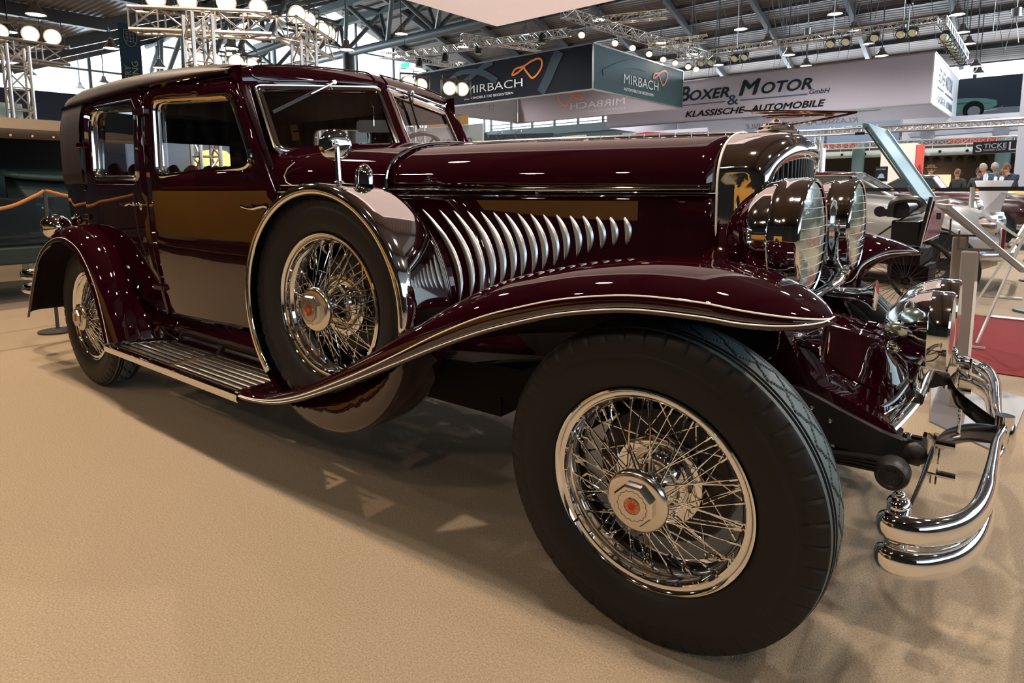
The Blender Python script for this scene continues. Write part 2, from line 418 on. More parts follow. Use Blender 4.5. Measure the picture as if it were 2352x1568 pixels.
# ---- wings (fenders)
def fender(E, C, I, nacross=(10, 10), n=6, pe=.75, pi_=.9):
    E = smooth_path(E, n); C = smooth_path(C, n); I = smooth_path(I, n); rows = []
    for e, c, i in zip(E, C, I):
        row = []
        for k in range(nacross[0]+1):
            a = pi/2*k/nacross[0]; fy = 1-cos(a)**pe if cos(a) > 1e-6 else 1; fz = sin(a)**pe
            row.append(Vector((e.x+(c.x-e.x)*fz, e.y+(c.y-e.y)*fy, e.z+(c.z-e.z)*fz)))
        for k in range(1, nacross[1]+1):
            a = pi/2*(1-k/nacross[1]); fy = 1-(cos(a)**pi_ if cos(a) > 1e-6 else 0); fz = sin(a)**pi_
            row.append(Vector((i.x+(c.x-i.x)*fz, i.y+(c.y-i.y)*fy, i.z+(c.z-i.z)*fz)))
        rows.append(row)
    return rows
fE = [(.402,-.785,.914),(.385,-.825,.906),(.33,-.862,.899),(.25,-.88,.897),(.159,-.885,.902),(0,-.885,.898),(-.166,-.885,.870),(-.298,-.885,.833),(-.445,-.885,.783),(-.611,-.885,.715),(-.80,-.885,.630),(-1.02,-.885,.533),(-1.27,-.885,.432),(-1.45,-.885,.376),(-1.60,-.885,.353),(-1.72,-.885,.346)]
fC = [(.400,-.780,.916),(.372,-.745,.935),(.315,-.705,.962),(.24,-.68,.985),(.15,-.67,1.000),(0,-.665,1.002),(-.166,-.67,.984),(-.298,-.685,.957),(-.445,-.72,.915),(-.60,-.775,.838),(-.77,-.835,.735),(-.99,-.857,.612),(-1.25,-.857,.487),(-1.44,-.857,.418),(-1.60,-.84,.378),(-1.72,-.83,.366)]
fI = [(.398,-.775,.914),(.355,-.68,.915),(.295,-.60,.898),(.24,-.55,.84),(.20,-.52,.74),(0,-.50,.74),(-.166,-.50,.74),(-.298,-.50,.74),(-.445,-.52,.72),(-.60,-.57,.70),(-.80,-.80,.67),(-1.02,-.838,.58),(-1.27,-.838,.455),(-1.45,-.838,.39),(-1.60,-.72,.35),(-1.72,-.66,.345)]
m = MB(); rows = fender(fE, fC, fI); m.grid(rows)
front_wing = m.build('front_wing', PAINT, car, angle=60, label='maroon front wing over the nearest wheel'); solid(front_wing, .006, -1, UNDER)
def edge_line(name, pts, r, m_, parent, off=(0, 0, 0), flat=None):
    q = MB(); q.tube([Vector(p)+Vector(off) for p in pts], r, 6); return q.build(name, m_, parent)
o = edge_line('bead', [r[0] for r in rows], .006, PAINT, front_wing)
edge_line('stripe_and_highlight', [r[1]*.5+r[2]*.5 for r in rows], .0021, STRIPE, front_wing)
edge_line('stripe_and_highlight', [r[0]+Vector((0, -.003, .004)) for r in rows], .0021, STRIPE, front_wing)  # highlight along the bead, painted as a pale line
edge_line('bead', [r[-1] for r in rows[:30]], .006, PAINT, front_wing)
edge_line('stripe_and_highlight', [r[-2]*.6+r[-3]*.4 for r in rows[:30]], .0016, STRIPE, front_wing)
# well that swallows the bottom of the spare
ARC = []; m = MB(); cx, cz, RR = -1.228, .756, .452
arc = [radians(a) for a in range(218, 359, 5)]
prof = [(.30,-.846),(.425,-.846),(.445,-.838),(RR,-.815),(RR,-.66),(.445,-.635),(.42,-.625),(.30,-.625)]
for a in arc:
    r_in = .30
    while r_in < .45 and cz+r_in*sin(a) > ip(cx+r_in*cos(a), [(q[0], q[2]) for q in fE][::-1])-.004: r_in += .01
    ARC.append([(cx+max(r, r_in)*cos(a), y, cz+max(r, r_in)*sin(a)) for r, y in prof])
m.grid(ARC)
well = m.build('spare_wheel_well', PAINT, front_wing, angle=60); solid(well, .003)
# rear wing
rE = [(-4.340,-.885,.352),(-4.265,-.885,.46),(-4.19,-.885,.559),(-4.095,-.885,.678),(-3.96,-.885,.782),(-3.77,-.885,.853),(-3.58,-.885,.874),(-3.40,-.885,.838),(-3.28,-.885,.757),(-3.18,-.885,.64),(-3.118,-.885,.52),(-3.085,-.885,.43),(-3.065,-.885,.362)]
rC = [(-4.40,-.80,.385),(-4.345,-.78,.51),(-4.28,-.77,.62),(-4.17,-.76,.755),(-4.01,-.75,.873),(-3.79,-.745,.952),(-3.56,-.745,.968),(-3.34,-.75,.915),(-3.19,-.76,.815),(-3.08,-.775,.675),(-3.02,-.79,.54),(-2.985,-.80,.44),(-2.96,-.80,.372)]
rI = [(-4.36,-.55,.37),(-4.30,-.55,.49),(-4.23,-.55,.60),(-4.13,-.55,.735),(-3.99,-.56,.845),(-3.78,-.60,.915),(-3.57,-.66,.925),(-3.36,-.67,.865),(-3.22,-.67,.765),(-3.09,-.67,.625),(-2.98,-.67,.50),(-2.88,-.66,.42),(-2.80,-.62,.362)]
m = MB(); rows = fender(rE, rC, rI, pe=.85); m.grid(rows)
rear_wing = m.build('rear_wing', PAINT, car, angle=60, label='maroon rear wing'); solid(rear_wing, .006, -1, UNDER)
edge_line('bead', [r[0] for r in rows], .007, PAINT, rear_wing)
edge_line('stripe_and_highlight', [r[1]*.5+r[2]*.5 for r in rows], .0015, STRIPE, rear_wing)
# ---- running board
m = MB()
m.grid([[(x,-.60,.325),(x,-.60,.356),(x,-.885,.350),(x,-.885,.325)] for x in (-3.06,-2.9,-2.0,-1.72)])
rb = m.build('running_board', BROWNMAT, car, smooth=False)
m = MB(); m.grid([[(x,-.862,.357),(x,-.878,.361),(x,-.893,.355),(x,-.897,.338),(x,-.890,.322),(x,-.875,.316),(x,-.86,.320)] for x in (-3.065,-2.6,-2.2,-1.72)]); m.build('edge_trim', CHROME, rb)
m = MB()
for i in range(7):
    y = -.838+i*.034
    for a, b in ((-3.02+i*.024,-2.42),(-2.36,-1.765)): m.tube([(a, y, .358), (b, y, .358)], .0048, 8, flat=2.0)
m.build('tread_ribs', CHROME2, rb)
m = MB(); m.bar((-1.735,-.885,.362),(-1.735,-.60,.362),.022,.008); m.bar((-3.03,-.86,.362),(-2.83,-.60,.362),.02,.008); m.build('end_trim', CHROME, rb)
m = MB()
for i in range(7):
    x = -1.70+.0; y = -.85+i*.036
    m.tube(smooth_path([(x, y, .366), (x+.06, y, .368), (x+.13, y+.004, .378+.004*i*0)], 4), .005, 6, flat=1.5)
m.build('wing_ribs', CHROME, rb)
# splash apron under the doors
m = MB(); m.grid([[(x,-.665,.53),(x,-.675,.50),(x,-.69,.475),(x,-.685,.45),(x,-.655,.425),(x,-.63,.39),(x,-.62,.35)] for x in (-3.1,-2.6,-2.2,-1.7,-1.3)]); sill = m.build('sill_apron', PAINT, car)

# ---- body surfaces
WX = [(-3.72,.708),(-3.4,.735),(-2.7,.755),(-2.35,.735),(-2.0,.695),(-1.83,.668),(-1.65,.635),(-1.45,.575),(-1.22,.495),(-.6,.385),(0,.268)]
TZ = [(.4,.885),(.5,.912),(.65,.948),(.8,.976),(.95,.994),(1.16,1.0),(1.4,.998),(1.62,.98),(1.72,.93)]
def bside(x, z): return Vector((x, -ip(x, WX)*ip(z, TZ), z))
fdoor_out = [(-2.690,.535),(-2.698,.62),(-2.700,.80),(-2.698,1.0),(-2.700,1.163),(-2.705,1.333),(-2.712,1.48),(-2.718,1.60),(-2.700,1.650),(-2.60,1.664),(-2.30,1.652),(-2.04,1.640),(-1.975,1.615),(-1.915,1.520),(-1.827,1.340),(-1.756,1.188),(-1.739,1.154),(-1.709,1.08),(-1.692,.98),(-1.685,.80),(-1.688,.545),(-2.2,.535)]
fdoor_out = [(a, b) for a, b in fdoor_out]
rdoor_out = [(-2.706,.535),(-2.714,.80),(-2.714,1.0),(-2.716,1.163),(-2.721,1.333),(-2.728,1.48),(-2.734,1.60),(-2.76,1.655),(-2.90,1.680),(-3.20,1.697),(-3.42,1.697),(-3.535,1.682),(-3.600,1.635),(-3.618,1.55),(-3.622,1.314),(-3.635,1.188),(-3.648,1.086),(-3.70,.93),(-3.653,.94),(-3.50,.845),(-3.30,.720),(-3.12,.615),(-2.95,.555),(-2.80,.535)]
fwin = rounded([(-2.612,1.594),(-1.992,1.566),(-1.878,1.300),(-1.912,1.264),(-2.597,1.234)], [.05,.06,.06,.05,.05])
rwin = rounded([(-2.822,1.580),(-3.40,1.613),(-3.44,1.55),(-3.44,1.235),(-2.822,1.228)], [.04,.07,.05,.06,.04])
def window_set(parent, win, label):
    P = [bside(p[0], p[1]) for p in win]
    k = MB(); k.tube([p+Vector((0,-.004,0)) for p in P], .013, 8, closed=True, flat=1.0); k.build('window_frame', CHROME, parent)
    c = sum((Vector(p) for p in win), Vector((0,0)))/len(win)
    P2 = [bside(*(c+(Vector(p)-c)*.955)) + Vector((0,.012,0)) for p in win]
    k = MB(); k.tube(P2, .007, 6, closed=True); k.build('window_channel', CHROME2, parent)
    P3 = [bside(*(c+(Vector(p)-c)*1.10)) + Vector((0,-.003,0)) for p in win]
    k = MB(); k.tube(P3, .007, 6, closed=True, flat=1.0); k.build('window_moulding', PAINT, parent)
    k = MB(); k.add([p+Vector((0,.018,0)) for p in P], [tuple(range(len(P)))]); k.build('window_pane', GLASS, parent, smooth=False)
fdoor = panel('front_door', rounded(fdoor_out, .03, 3), [fwin], bside, PAINT, car, .045, .012, off=1)
rdoor = panel('rear_door', rounded(rdoor_out, .03, 3), [rwin], bside, PAINT, car, .045, .012, off=1)
window_set(fdoor, fwin, 'f'); window_set(rdoor, rwin, 'r')
# dark door shuts, seen as thin black gaps
m = MB(); m.grid([[bside(x, z)+Vector((0,.012,0)) for x in (-2.74, -2.67)] for z in [.52+.06*i for i in range(20)]]); m.build('door_shut', FRAMEB, car); m = MB(); m.grid([[bside(x-.02+d, z)+Vector((0,.014,0)) for d in (0,.04)] for x, z in ((-1.688,.55),(-1.685,.8),(-1.692,.98),(-1.739,1.154),(-1.756,1.188),(-1.827,1.34),(-1.915,1.52),(-1.97,1.60))]); m.build('door_shut', FRAMEB, car)
def hinge(x, z, s=1):
    p = bside(x, z); k = MB()
    k.box((x-.055,p.y-.03,z-.016),(x+.055,p.y+.004,z+.016)); return bevel(k.build('door_hinge', PAINT, rdoor, smooth=False), .006, 2)
for x, z in ((-3.615,1.43),(-3.631,1.017),(-2.712,.68),(-2.72,1.55)): hinge(x, z)
def handle(parent, x0, x1, z):
    a = bside(x1, z); b = bside(x0, z); k = MB()
    k.lathe([(0,0),(.012,0),(.024,-.004),(.026,-.010),(.018,-.016),(0,-.018)], a+Vector((0,0,0)), 'y', 20, Matrix.Diagonal(Vector((.75,1,1.3))))
    k.tube([a, a+Vector((0,-.045,0))], .008, 8)
    k.tube(smooth_path([a+Vector((0,-.042,0)), a+Vector((-.03,-.045,.004)), a.lerp(b,.6)+Vector((0,-.045,-.008)), b+Vector((0,-.042,.004))], 5), [.011]*5+[.009]*5+[.006]*5+[.002], 8)
    k.build('door_handle', CHROME, parent)
handle(fdoor, -1.92, -1.745, 1.100); handle(rdoor, -2.98, -2.80, 1.100)
# pinstripes along the waist
m = MB()
for z in (1.187, 1.160): m.tube([bside(x, z)+Vector((0,-.001,0)) for x in [-3.62+.05*i for i in range(43)]], .0017, 5)
m.tube([bside(-1.86+.0, 1.187)*0+bside(x, z)+Vector((0,-.001,0)) for x, z in ((-1.66,1.187),(-1.69,1.200),(-1.70,1.225),(-1.68,1.255),(-1.64,1.28))], .0017, 5)
m.build('waist_pinstripes', STRIPE, car)
m = MB(); m.grid([[bside(x, z)+Vector((0,-.006*s,0)) for z, s in ((1.212,0),(1.206,1),(1.178,1),(1.172,0))] for x in [-3.62+.1*i for i in range(20)]]); m.build('waist_moulding', PAINT, car)
# rear body below the leather
PLAN = [(-2.03,-.703),(-2.3,-.735),(-2.7,-.757),(-3.1,-.750),(-3.4,-.738),(-3.632,-.722),(-3.85,-.712),(-4.05,-.690),(-4.20,-.625),(-4.295,-.52),(-4.345,-.37),(-4.37,-.18),(-4.375,0)]
PLAN = [Vector((a, b)) for a, b in PLAN]; PLANF = PLAN + [Vector((p.x, -p.y)) for p in PLAN[-2::-1]]
DZ = [(-4.375,-.02),(-4.18,.02),(-3.8,.048),(-3.3,.043),(-2.8,.026),(-2.4,.006),(-2.15,-.016),(-2.03,-.042)]
def lat(rows, pl):
    out = []
    for d, z, k in rows:
        r = []
        for p in pl:
            cxp = max(-3.75, p.x); q = Vector((p.x-cxp, p.y)); L = q.length
            q = q*max(0.0, (L-d)/L); dz = ip(p.x, DZ)*max(0, min(1, (z-1.68)/.08)); r.append(Vector((cxp+q.x, q.y*k, z+dz)))
        out.append(r)
    return out
back = PLANF[5:-5]
m = MB(); m.grid(lat([(.06,.55,1),(.03,.75,1),(.008,.95,1),(0,1.10,1),(0,1.165,1),(-.007,1.172,1),(-.007,1.20,1),(0,1.206,1)], back)); m.build('rear_body_panel', PAINT, car)
m = MB()
m.grid(lat([(.002,1.205,1),(-.014,1.215,1),(-.018,1.275,1),(-.018,1.40,1),(-.014,1.535,1),(-.004,1.60,1),(.008,1.645,1),(.022,1.685,1)], back))
m.f = [f for f in m.f if not (max(abs(m.v[i].y) for i in f) < .60 and min(m.v[i].z for i in f) > 1.27 and max(m.v[i].z for i in f) < 1.54)]
up = [(.030,1.672,1),(.020,1.682,1),(.024,1.695,1),(.045,1.718,1),(.085,1.738,1),(.15,1.753,1),(.25,1.766,1),(.40,1.778,1),(.58,1.784,1),(.742,1.786,1)]
m.grid(lat(up, PLANF))
ftop = m.build('leather_covered_top', FABRIC, car, angle=70, label='padded dark leather top')
m = MB(); dm = lat([(.012,1.672,1)], PLAN[:8])[0]; m.tube(smooth_path(dm, 4), .009, 8); m.build('drip_moulding', PAINT, car)
# narrow side band between door tops and the leather, and the rear quarter edge
m = MB(); m.grid([[bside(x, 1.60+.0*x)+Vector((0,.010,0)), bside(x, 1.66)+Vector((0,.004,0)), Vector((x, -ip(x, WX)*.955, 1.70))] for x in [-3.66+.1*i for i in range(18)]]); m.build('cant_rail', PAINT, car)
m = MB(); m.grid([[bside(x, z)+Vector((0,.008,0)) for x in (-3.60,-3.68)] for z in [.9+.1*i for i in range(9)]]); m.build('quarter_pillar', PAINT, car)
# ---- windscreen, pillars, header
WB_ = lambda y: Vector((-1.672-.165*abs(y)/.62, y, 1.372-.035*(abs(y)/.62)**2))
WT_ = lambda y: Vector((-1.815-.165*abs(y)/.60, y, 1.650-.045*(abs(y)/.60)**2))
header = MB(); ys = [-.66+.06*i for i in range(23)]
def hdr(y, t):
    yy = y*.90/.9; s = abs(y)/.66
    b = WT_(y*.955) + Vector((0,0,.0)); top = Vector((-2.045, y, ip(.703-abs(y), [(.02,1.682),(.045,1.718),(.085,1.738),(.15,1.753),(.25,1.766),(.40,1.778),(.58,1.784),(.742,1.786)])-.035)); mid = Vector((-1.86-.15*s, y, 1.738-.055*s**2.5))
    return b*(1-t)**2 + mid*(2*t*(1-t)) + top*t*t + Vector((.02*sin(pi*t), 0, .012*sin(pi*t)))
header.grid([[hdr(y, t/8) for y in ys] for t in range(9)])
hd = header.build('roof_front', PAINT, car, angle=60, label='maroon roof front above the windscreen')
m = MB()
m.grid([[bside(-1.965,1.60), bside(-1.985,1.635), Vector((-2.02,-.682,1.662)), hdr(-.66,1)], [hdr(-.66,0), hdr(-.66,.3), hdr(-.66,.6), hdr(-.66,1)]])
m.build('roof_corner', PAINT, car); 
def line3(name, f, ts, r, mm, parent): q = MB(); q.tube([f(t) for t in ts], r, 6, closed=False); return q.build(name, mm, parent)
for sgn in (-1, 1):
    loop = [hdr(sgn*y, t)+Vector((.004,0,.004)) for y, t in ((.06,.12),(.3,.12),(.52,.14),(.60,.2),(.62,.4),(.59,.62),(.5,.66),(.3,.66),(.08,.64),(.04,.5),(.04,.2))]
    m = MB(); m.tube(smooth_path(loop, 4, True), .004, 6, closed=True); m.build('header_moulding', PAINT, hd)
def ws_pt(sgn, u, v):   # u 0 centre..1 outer ; v 0 bottom..1 top
    b = WB_(sgn*(.035+u*.565)); t = WT_(sgn*(.035+u*.545)); return b*(1-v)+t*v
def pillar_rows():
    R = []
    for v, dz in ((0,0),(.15,0),(.35,0),(.55,0),(.75,0),(.95,0),(1.05,0)):
        i = ws_pt(-1, 1.05, max(v, 0)) if v >= 0 else ws_pt(-1, 1.05, 0)+Vector((.04*(-v)*2, -.03*(-v)*2, v*.30))
        z = 1.335+.27*v; xs = [(1.154,-1.739),(1.188,-1.756),(1.337,-1.825),(1.516,-1.913),(1.60,-1.965),(1.63,-1.975)]
        x = ip(min(max(z,1.154),1.63), xs); o_ = bside(x+.004, z); mid = (i+o_)*.5+Vector((.014,-.006,0)); R.append([o_, o_*.72+mid*.28+Vector((.004,-.006,0)), mid, i*.7+mid*.3+Vector((.01,-.004,0)), i])
    return R
m = MB(); m.grid(pillar_rows()); pil = m.build('windscreen_pillar', PAINT, car, angle=70)
for sgn, lab in ((-1, 'near'), (1, 'far')):
    c2 = [(0,0),(1,0),(1,1),(0,1)]; rp = rounded([(u, v) for u, v in ((0,0),(.98,-.05),(1.0,1.0),(0,1.0))], [.06,.16,.05,.05])
    P = [ws_pt(sgn, p[0], p[1]) for p in rp]
    m = MB(); m.add(P, [tuple(range(len(P)))]); wp = m.build('windscreen_pane', GLASS, car, smooth=False)
    m = MB(); m.tube([p+Vector((.008,0,0)) for p in P], .011, 8, closed=True, flat=1.3); m.build('windscreen_frame', CHROME, wp)
    P2 = [ws_pt(sgn, p[0]*1.045-.022, p[1]*1.12-.06)+Vector((.006,0,0)) for p in rp]
    m = MB(); m.tube(P2, .006, 6, closed=True); m.build('windscreen_moulding', CHROME2, wp)
m = MB(); m.grid([[WB_(0)+Vector((-.02,-.04,-.02)), WB_(0)+Vector((.012,-.028,0)), WB_(0)+Vector((.024,0,0)), WB_(0)+Vector((.012,.028,0)), WB_(0)+Vector((-.02,.04,-.02))],[WT_(0)+Vector((-.02,-.04,0)), WT_(0)+Vector((.012,-.028,0)), WT_(0)+Vector((.024,0,0)), WT_(0)+Vector((.012,.028,0)), WT_(0)+Vector((-.02,.04,0))]]); m.build('centre_pillar', PAINT, car)
for sg in (-1, 1):
    m = MB(); m.tube([WT_(sg*y)+Vector((-.004,0,.030)) for y in (.03,.2,.4,.58)], .0075, 8); m.build('header_trim', CHROME, hd)
# wipers
def wiper(a, elbow, b):
    a, elbow, b = Vector(a), Vector(elbow), Vector(b); k = MB(); k.tube([a-Vector((.01,0,0)), a+Vector((.022,0,0))], .010, 10); k.tube([a+Vector((.02,0,0)), a.lerp(elbow,.9)+Vector((.024,0,0))], [.006,.0035], 6)
    d = (b-elbow).normalized()
    w = k.build('wiper_arm', CHROME, car); k = MB(); k.bar(elbow-d*.06+Vector((.016,0,0)), b+Vector((.014,0,0)), .006, .014); k.build('wiper_blade', FRAMEB, w)
wiper(WT_(-.27)+Vector((.026,0,.022)), ws_pt(-1,.66,.86)+Vector((.01,0,0)), ws_pt(-1,.96,.60)+Vector((.01,0,0)))
wiper(WT_(.20)+Vector((.026,0,.022)), ws_pt(1,.28,.86)+Vector((.01,0,0)), ws_pt(1,.24,.40)+Vector((.01,0,0)))
# interior mirror, steering wheel
m = MB(); q = rounded([(-.085,-.030),(.085,-.030),(.085,.030),(-.085,.030)], .025)
cI = Vector((-1.84,-.05,1.478)); xx = Vector((.60,-.80,0)).cross(Vector((0,0,1)))*-1; 
Mm = frameM(cI, (-.75,-.66,0), (0,0,1)); P = [Mm @ Vector((p[0], p[1], 0)) for p in q]
m.prism(P, (-.012,.010,0)); im = m.build('interior_mirror', CHROME2, car, smooth=False)
m = MB(); m.tube([cI, cI+Vector((0,0,.09)), cI+Vector((-.03,0,.13))], .004, 6); m.build('mirror_stalk', CHROME, im)
m = MB(); cs = Vector((-2.02,.36,1.30)); Ms = Matrix.Rotation(radians(-55), 3, 'Y')
m.tube([cs+Ms @ Vector((.21*cos(t), .21*sin(t), 0)) for t in [2*pi*k/32 for k in range(32)]], .012, 8, closed=True)
for k in range(4): m.bar(cs, cs+Ms @ Vector((.2*cos(pi/2*k+.4), .2*sin(pi/2*k+.4), 0)), .012, .01)
m.tube([cs, cs+Vector((.4,0,-.25))], .018, 8); m.build('steering_wheel', FRAMEB, car)
# ---- cowl and bonnet
def prof(w, zt, zb, n, t):      # t 0 (centre top) .. 1 (hinge line)
    a = pi/2*t; return (w*sin(a)**(2/n), zb+(zt-zb)*cos(a)**(2/n) if cos(a) > 1e-9 else zb)
HD = [(-1.95,.688,1.372,1.165,3.8),(-1.80,.662,1.376,1.165,3.5),(-1.65,.633,1.378,1.165,3.2),(-1.45,.573,1.374,1.165,2.9),(-1.24,.497,1.362,1.168,2.7),(-.9,.440,1.358,1.166,2.7),(-.5,.365,1.350,1.160,2.7),(-.02,.272,1.340,1.156,2.6)]
def hood_row(x, grow=0.0, sg=-1, K=18, k0=0):
    w, zt, zb, n = ip(x, HD); return [Vector((x, sg*(a+grow*min(1,a/.1)), b+grow)) for a, b in [prof(w, zt, zb, n, j/K) for j in range(k0, K+1)]]
def full_row(x, grow=0.0): return hood_row(x, grow)[::-1] + hood_row(x, grow, 1)[1:]
m = MB(); m.grid([full_row(x, .002) for x in (-1.93,-1.85,-1.75,-1.65,-1.55,-1.45,-1.35,-1.25)]); cowl = m.build('cowl', PAINT, car, angle=60)
m = MB(); m.grid([hood_row(x) for x in [-1.235+.05*i for i in range(25)]]); ht = m.build('bonnet_top', PAINT, car, label='maroon bonnet top on the near side'); solid(ht, .004, -1)
m = MB(); m.grid([hood_row(x, 0, 1) for x in [-1.235+.05*i for i in range(25)]]); ht2 = m.build('bonnet_top', PAINT, car, label='bonnet top on the far side'); solid(ht2, .004, 1)
m = MB(); m.tube([p+Vector((0,-.002,.003)) for p in hood_row(-1.242, .002)]+[], .007, 8); m.tube([p for p in hood_row(-1.242, .004, 1)], .007, 8); m.build('cowl_strip', CHROME, car)
m = MB(); hx = [-1.235+.0595*i for i in range(21)]
for a, b in zip(hx, hx[1:]): m.tube([(a+.002,0,ip(a,HD)[1]+.009),(b-.002,0,ip(b,HD)[1]+.009)], .0085, 10)
m.build('bonnet_centre_hinge', CHROME2, car)
def hside(x, z): 
    w = ip(x, HD)[0]; zb = ip(x, HD)[2]; d = max(0, zb-.04-z); return Vector((x, -(w-.004+.40*d*d), z))
hs_out = [(-1.235,1.152),(-.02,1.146),(-.02,.72),(-.6,.62),(-1.235,.50)]
hsd = panel('bonnet_side', hs_out, [], hside, PAINT, car, .06, .004)
m = MB(); m.tube([hside(x, 1.160+.0)+Vector((0,-.006,.008)) for x in [-1.235+.1*i for i in range(12)]+[-.05]], .007, 8, flat=.8); m.tube([hside(x, 1.147)+Vector((0,-.006,0)) for x in [-1.235+.1*i for i in range(12)]+[-.05]], .004, 8); m.build('bonnet_waist_strip', CHROME, car)
m = MB(); m.grid([[bside(x, z) for z in (.45,.6,.8,1.0,1.163)] for x in [-1.76+.05*i for i in range(11)]]); m.build('cowl_side', PAINT, car)
LOUV = mat('satin_louvre', (.70,.76,.82), .30, 1)
LV = [(-1.089, 1.102, -0.879, 0.757, 0.055), (-1.01, 1.1, -0.839, 0.771, 0.052), (-0.946, 1.098, -0.802, 0.789, 0.048), (-0.887, 1.097, -0.763, 0.805, 0.044), (-0.831, 1.095, -0.727, 0.823, 0.04), (-0.78, 1.093, -0.689, 0.841, 0.037), (-0.732, 1.09, -0.652, 0.861, 0.032), (-0.683, 1.089, -0.612, 0.878, 0.029), (-0.635, 1.088, -0.576, 0.893, 0.026), (-0.588, 1.086, -0.536, 0.909, 0.023), (-0.54, 1.086, -0.501, 0.93, 0.02), (-0.491, 1.083, -0.459, 0.944, 0.017), (-0.446, 1.083, -0.421, 0.958, 0.015), (-0.399, 1.081, -0.378, 0.973, 0.012), (-0.353, 1.08, -0.338, 0.984, 0.01), (-0.307, 1.08, -0.297, 0.99, 0.01)]
for (x0, z0, x1, z1, bow) in LV:
    m = MB(); rows = []; K = 14
    for i in range(K+1):
        t = i/K; x = x0+(x1-x0)*t+bow*4*t*(1-t); z = z0+(z1-z0)*t; wd = (.0118+.0055*min(1,(z0-z1)/.3))*min(1, (sin(pi*min(t*1.0+.02,1)))**.62+.02) if 0 < i < K else .0015
        ht_ = .009*(sin(pi*t)**.35 if 0 < i < K else 0); row = []
        for j in range(7):
            s = j/6; p = hside(x-wd+2*wd*s, z); row.append(p+Vector((0,-.001-ht_*sin(pi*s)**.6 if 0 < j < 6 else .001, 0)))
        rows.append(row)
    m.grid(rows); m.build('bonnet_louvre', LOUV, hsd)
# ---- radiator shell and grille
SH = [(-.025,.276,1.346),(.02,.277,1.347),(.07,.277,1.345),(.110,.275,1.340),(.140,.270,1.328),(.160,.262,1.310),(.170,.252,1.290),(.168,.240,1.270),(.155,.230,1.258),(.125,.226,1.253)]
def sh_row(x0, w, zt, K=20):
    R = []; pts = []
    for j in range(K+1): a, b = prof(w, zt, 1.165, 2.6, j/K); pts.append((a, b))
    for z in (1.13,1.08,1.0,.92,.84,.78): pts.append((w-.012*max(0,1.16-z)/.3, z))
    f = max(0, min(1, (x0+.02)/.17))
    out = []
    for a, b in pts:
        lip = .010*max(0, min(1, (b-1.222)/.012))*(1 if x0 < .13 else 0)
        rec = -.014*max(0, min(1, (1.215-b)/.02))*(1 if .0 < x0 < .10 else 0)
        out.append(Vector((x0 - .050*f*(a/w)**2.4, a+lip*0+rec, b)))
    return out
m = MB(); R = []
for x0, w, zt in SH:
    h = sh_row(x0, w, zt); R.append([Vector((p.x, -p.y, p.z)) for p in h[::-1]] + h[1:])
m.grid(R); shell = m.build('radiator_shell', CHROME, car, angle=55)
gr = MB()
for i in range(21):
    y = -.214+.428*i/20; u = abs(y)/.226; xo = .150-.050*u**2.4; zt = 1.165+(1.256-1.165)*max(0, 1-u**2.6)**(1/2.6)
    gr.tube([(xo, y, .80), (xo, y, zt+.004)], .0062, 8, flat=1.3)
gr.build('grille_bars', CHROME, shell)
m = MB(); m.grid([[(.105-.04*(abs(y)/.226)**2.4, y, z) for y in [-.225+.05*i for i in range(10)]] for z in (.79,.95,1.1,1.20)]); m.grid([[(.10-.04*(abs(y)/.226)**2.4, y, 1.17+(1.26-1.17)*max(0,1-(abs(y)/.226)**2.6)**(1/2.6)*t) for y in [-.225+.05*i for i in range(10)]] for t in (0,1)]); m.build('radiator_core', FRAMEB, shell)
m = MB(); m.grid([[(-.030, -.274*s, z) for z in (.75,.9,1.05,1.156)] for s in (1,-1)]); 
m = MB(); m.tube([Vector((p.x-.004, -p.y-.001, p.z)) for p in sh_row(-.025,.276,1.346)], .0035, 6); m.build('shell_lacing', STRIPE, shell)
m = MB(); m.lathe([(.038,-.001),(.040,.001),(.038,.003),(.010,.005),(0,.005)], (.151,0,1.295), 'x', 24, Matrix.Diagonal(Vector((1,1.5,.55)))); m.build('radiator_badge', CHROME2, shell)
m = MB(); m.lathe([(.070,1.334),(.072,1.346),(.066,1.351),(.056,1.352),(.057,1.360),(.051,1.364),(.040,1.365),(.036,1.372),(.020,1.376),(.013,1.382),(.008,1.386),(0,1.387)], (.052,0,0), 'z', 40); capo = m.build('radiator_cap', CHROME, shell)
# wire bird mascot: a long swept arrow with trailing wings
tip = Vector((.284,0,1.391)); m = MB()
for s in (-1, 1):
    m.tube(smooth_path([tip, (.20,.012*s,1.398), (.10,.05*s,1.404), (-.02,.10*s,1.409)], 5), .0028, 6)
    m.tube(smooth_path([(.215,.006*s,1.392), (.15,.022*s,1.398), (.05,.055*s,1.401), (.0,.082*s,1.402)], 5), .0026, 6)
    m.tube(smooth_path([(.20,.0,1.389), (.13,.018*s,1.391), (.04,.045*s,1.395)], 5), .0024, 6)
    m.tube(smooth_path([tip, (.23,.004*s,1.382), (.15,.004*s,1.372), (.09,.002*s,1.366), (.052,0,1.364)], 5), .003, 6)
m.tube([(.195,0,1.388),(.205,0,1.392),(.222,0,1.390)], [.004,.009,.004], 8)
m.build('mascot', BRASS, capo, label='copper wire bird mascot')
m = MB(); m.sphere((.206,0,1.391), .0075, 10); m.build('mascot_eye', RED, capo)
RIBM = mat('lens_rib', (.55, .64, .58), .25)
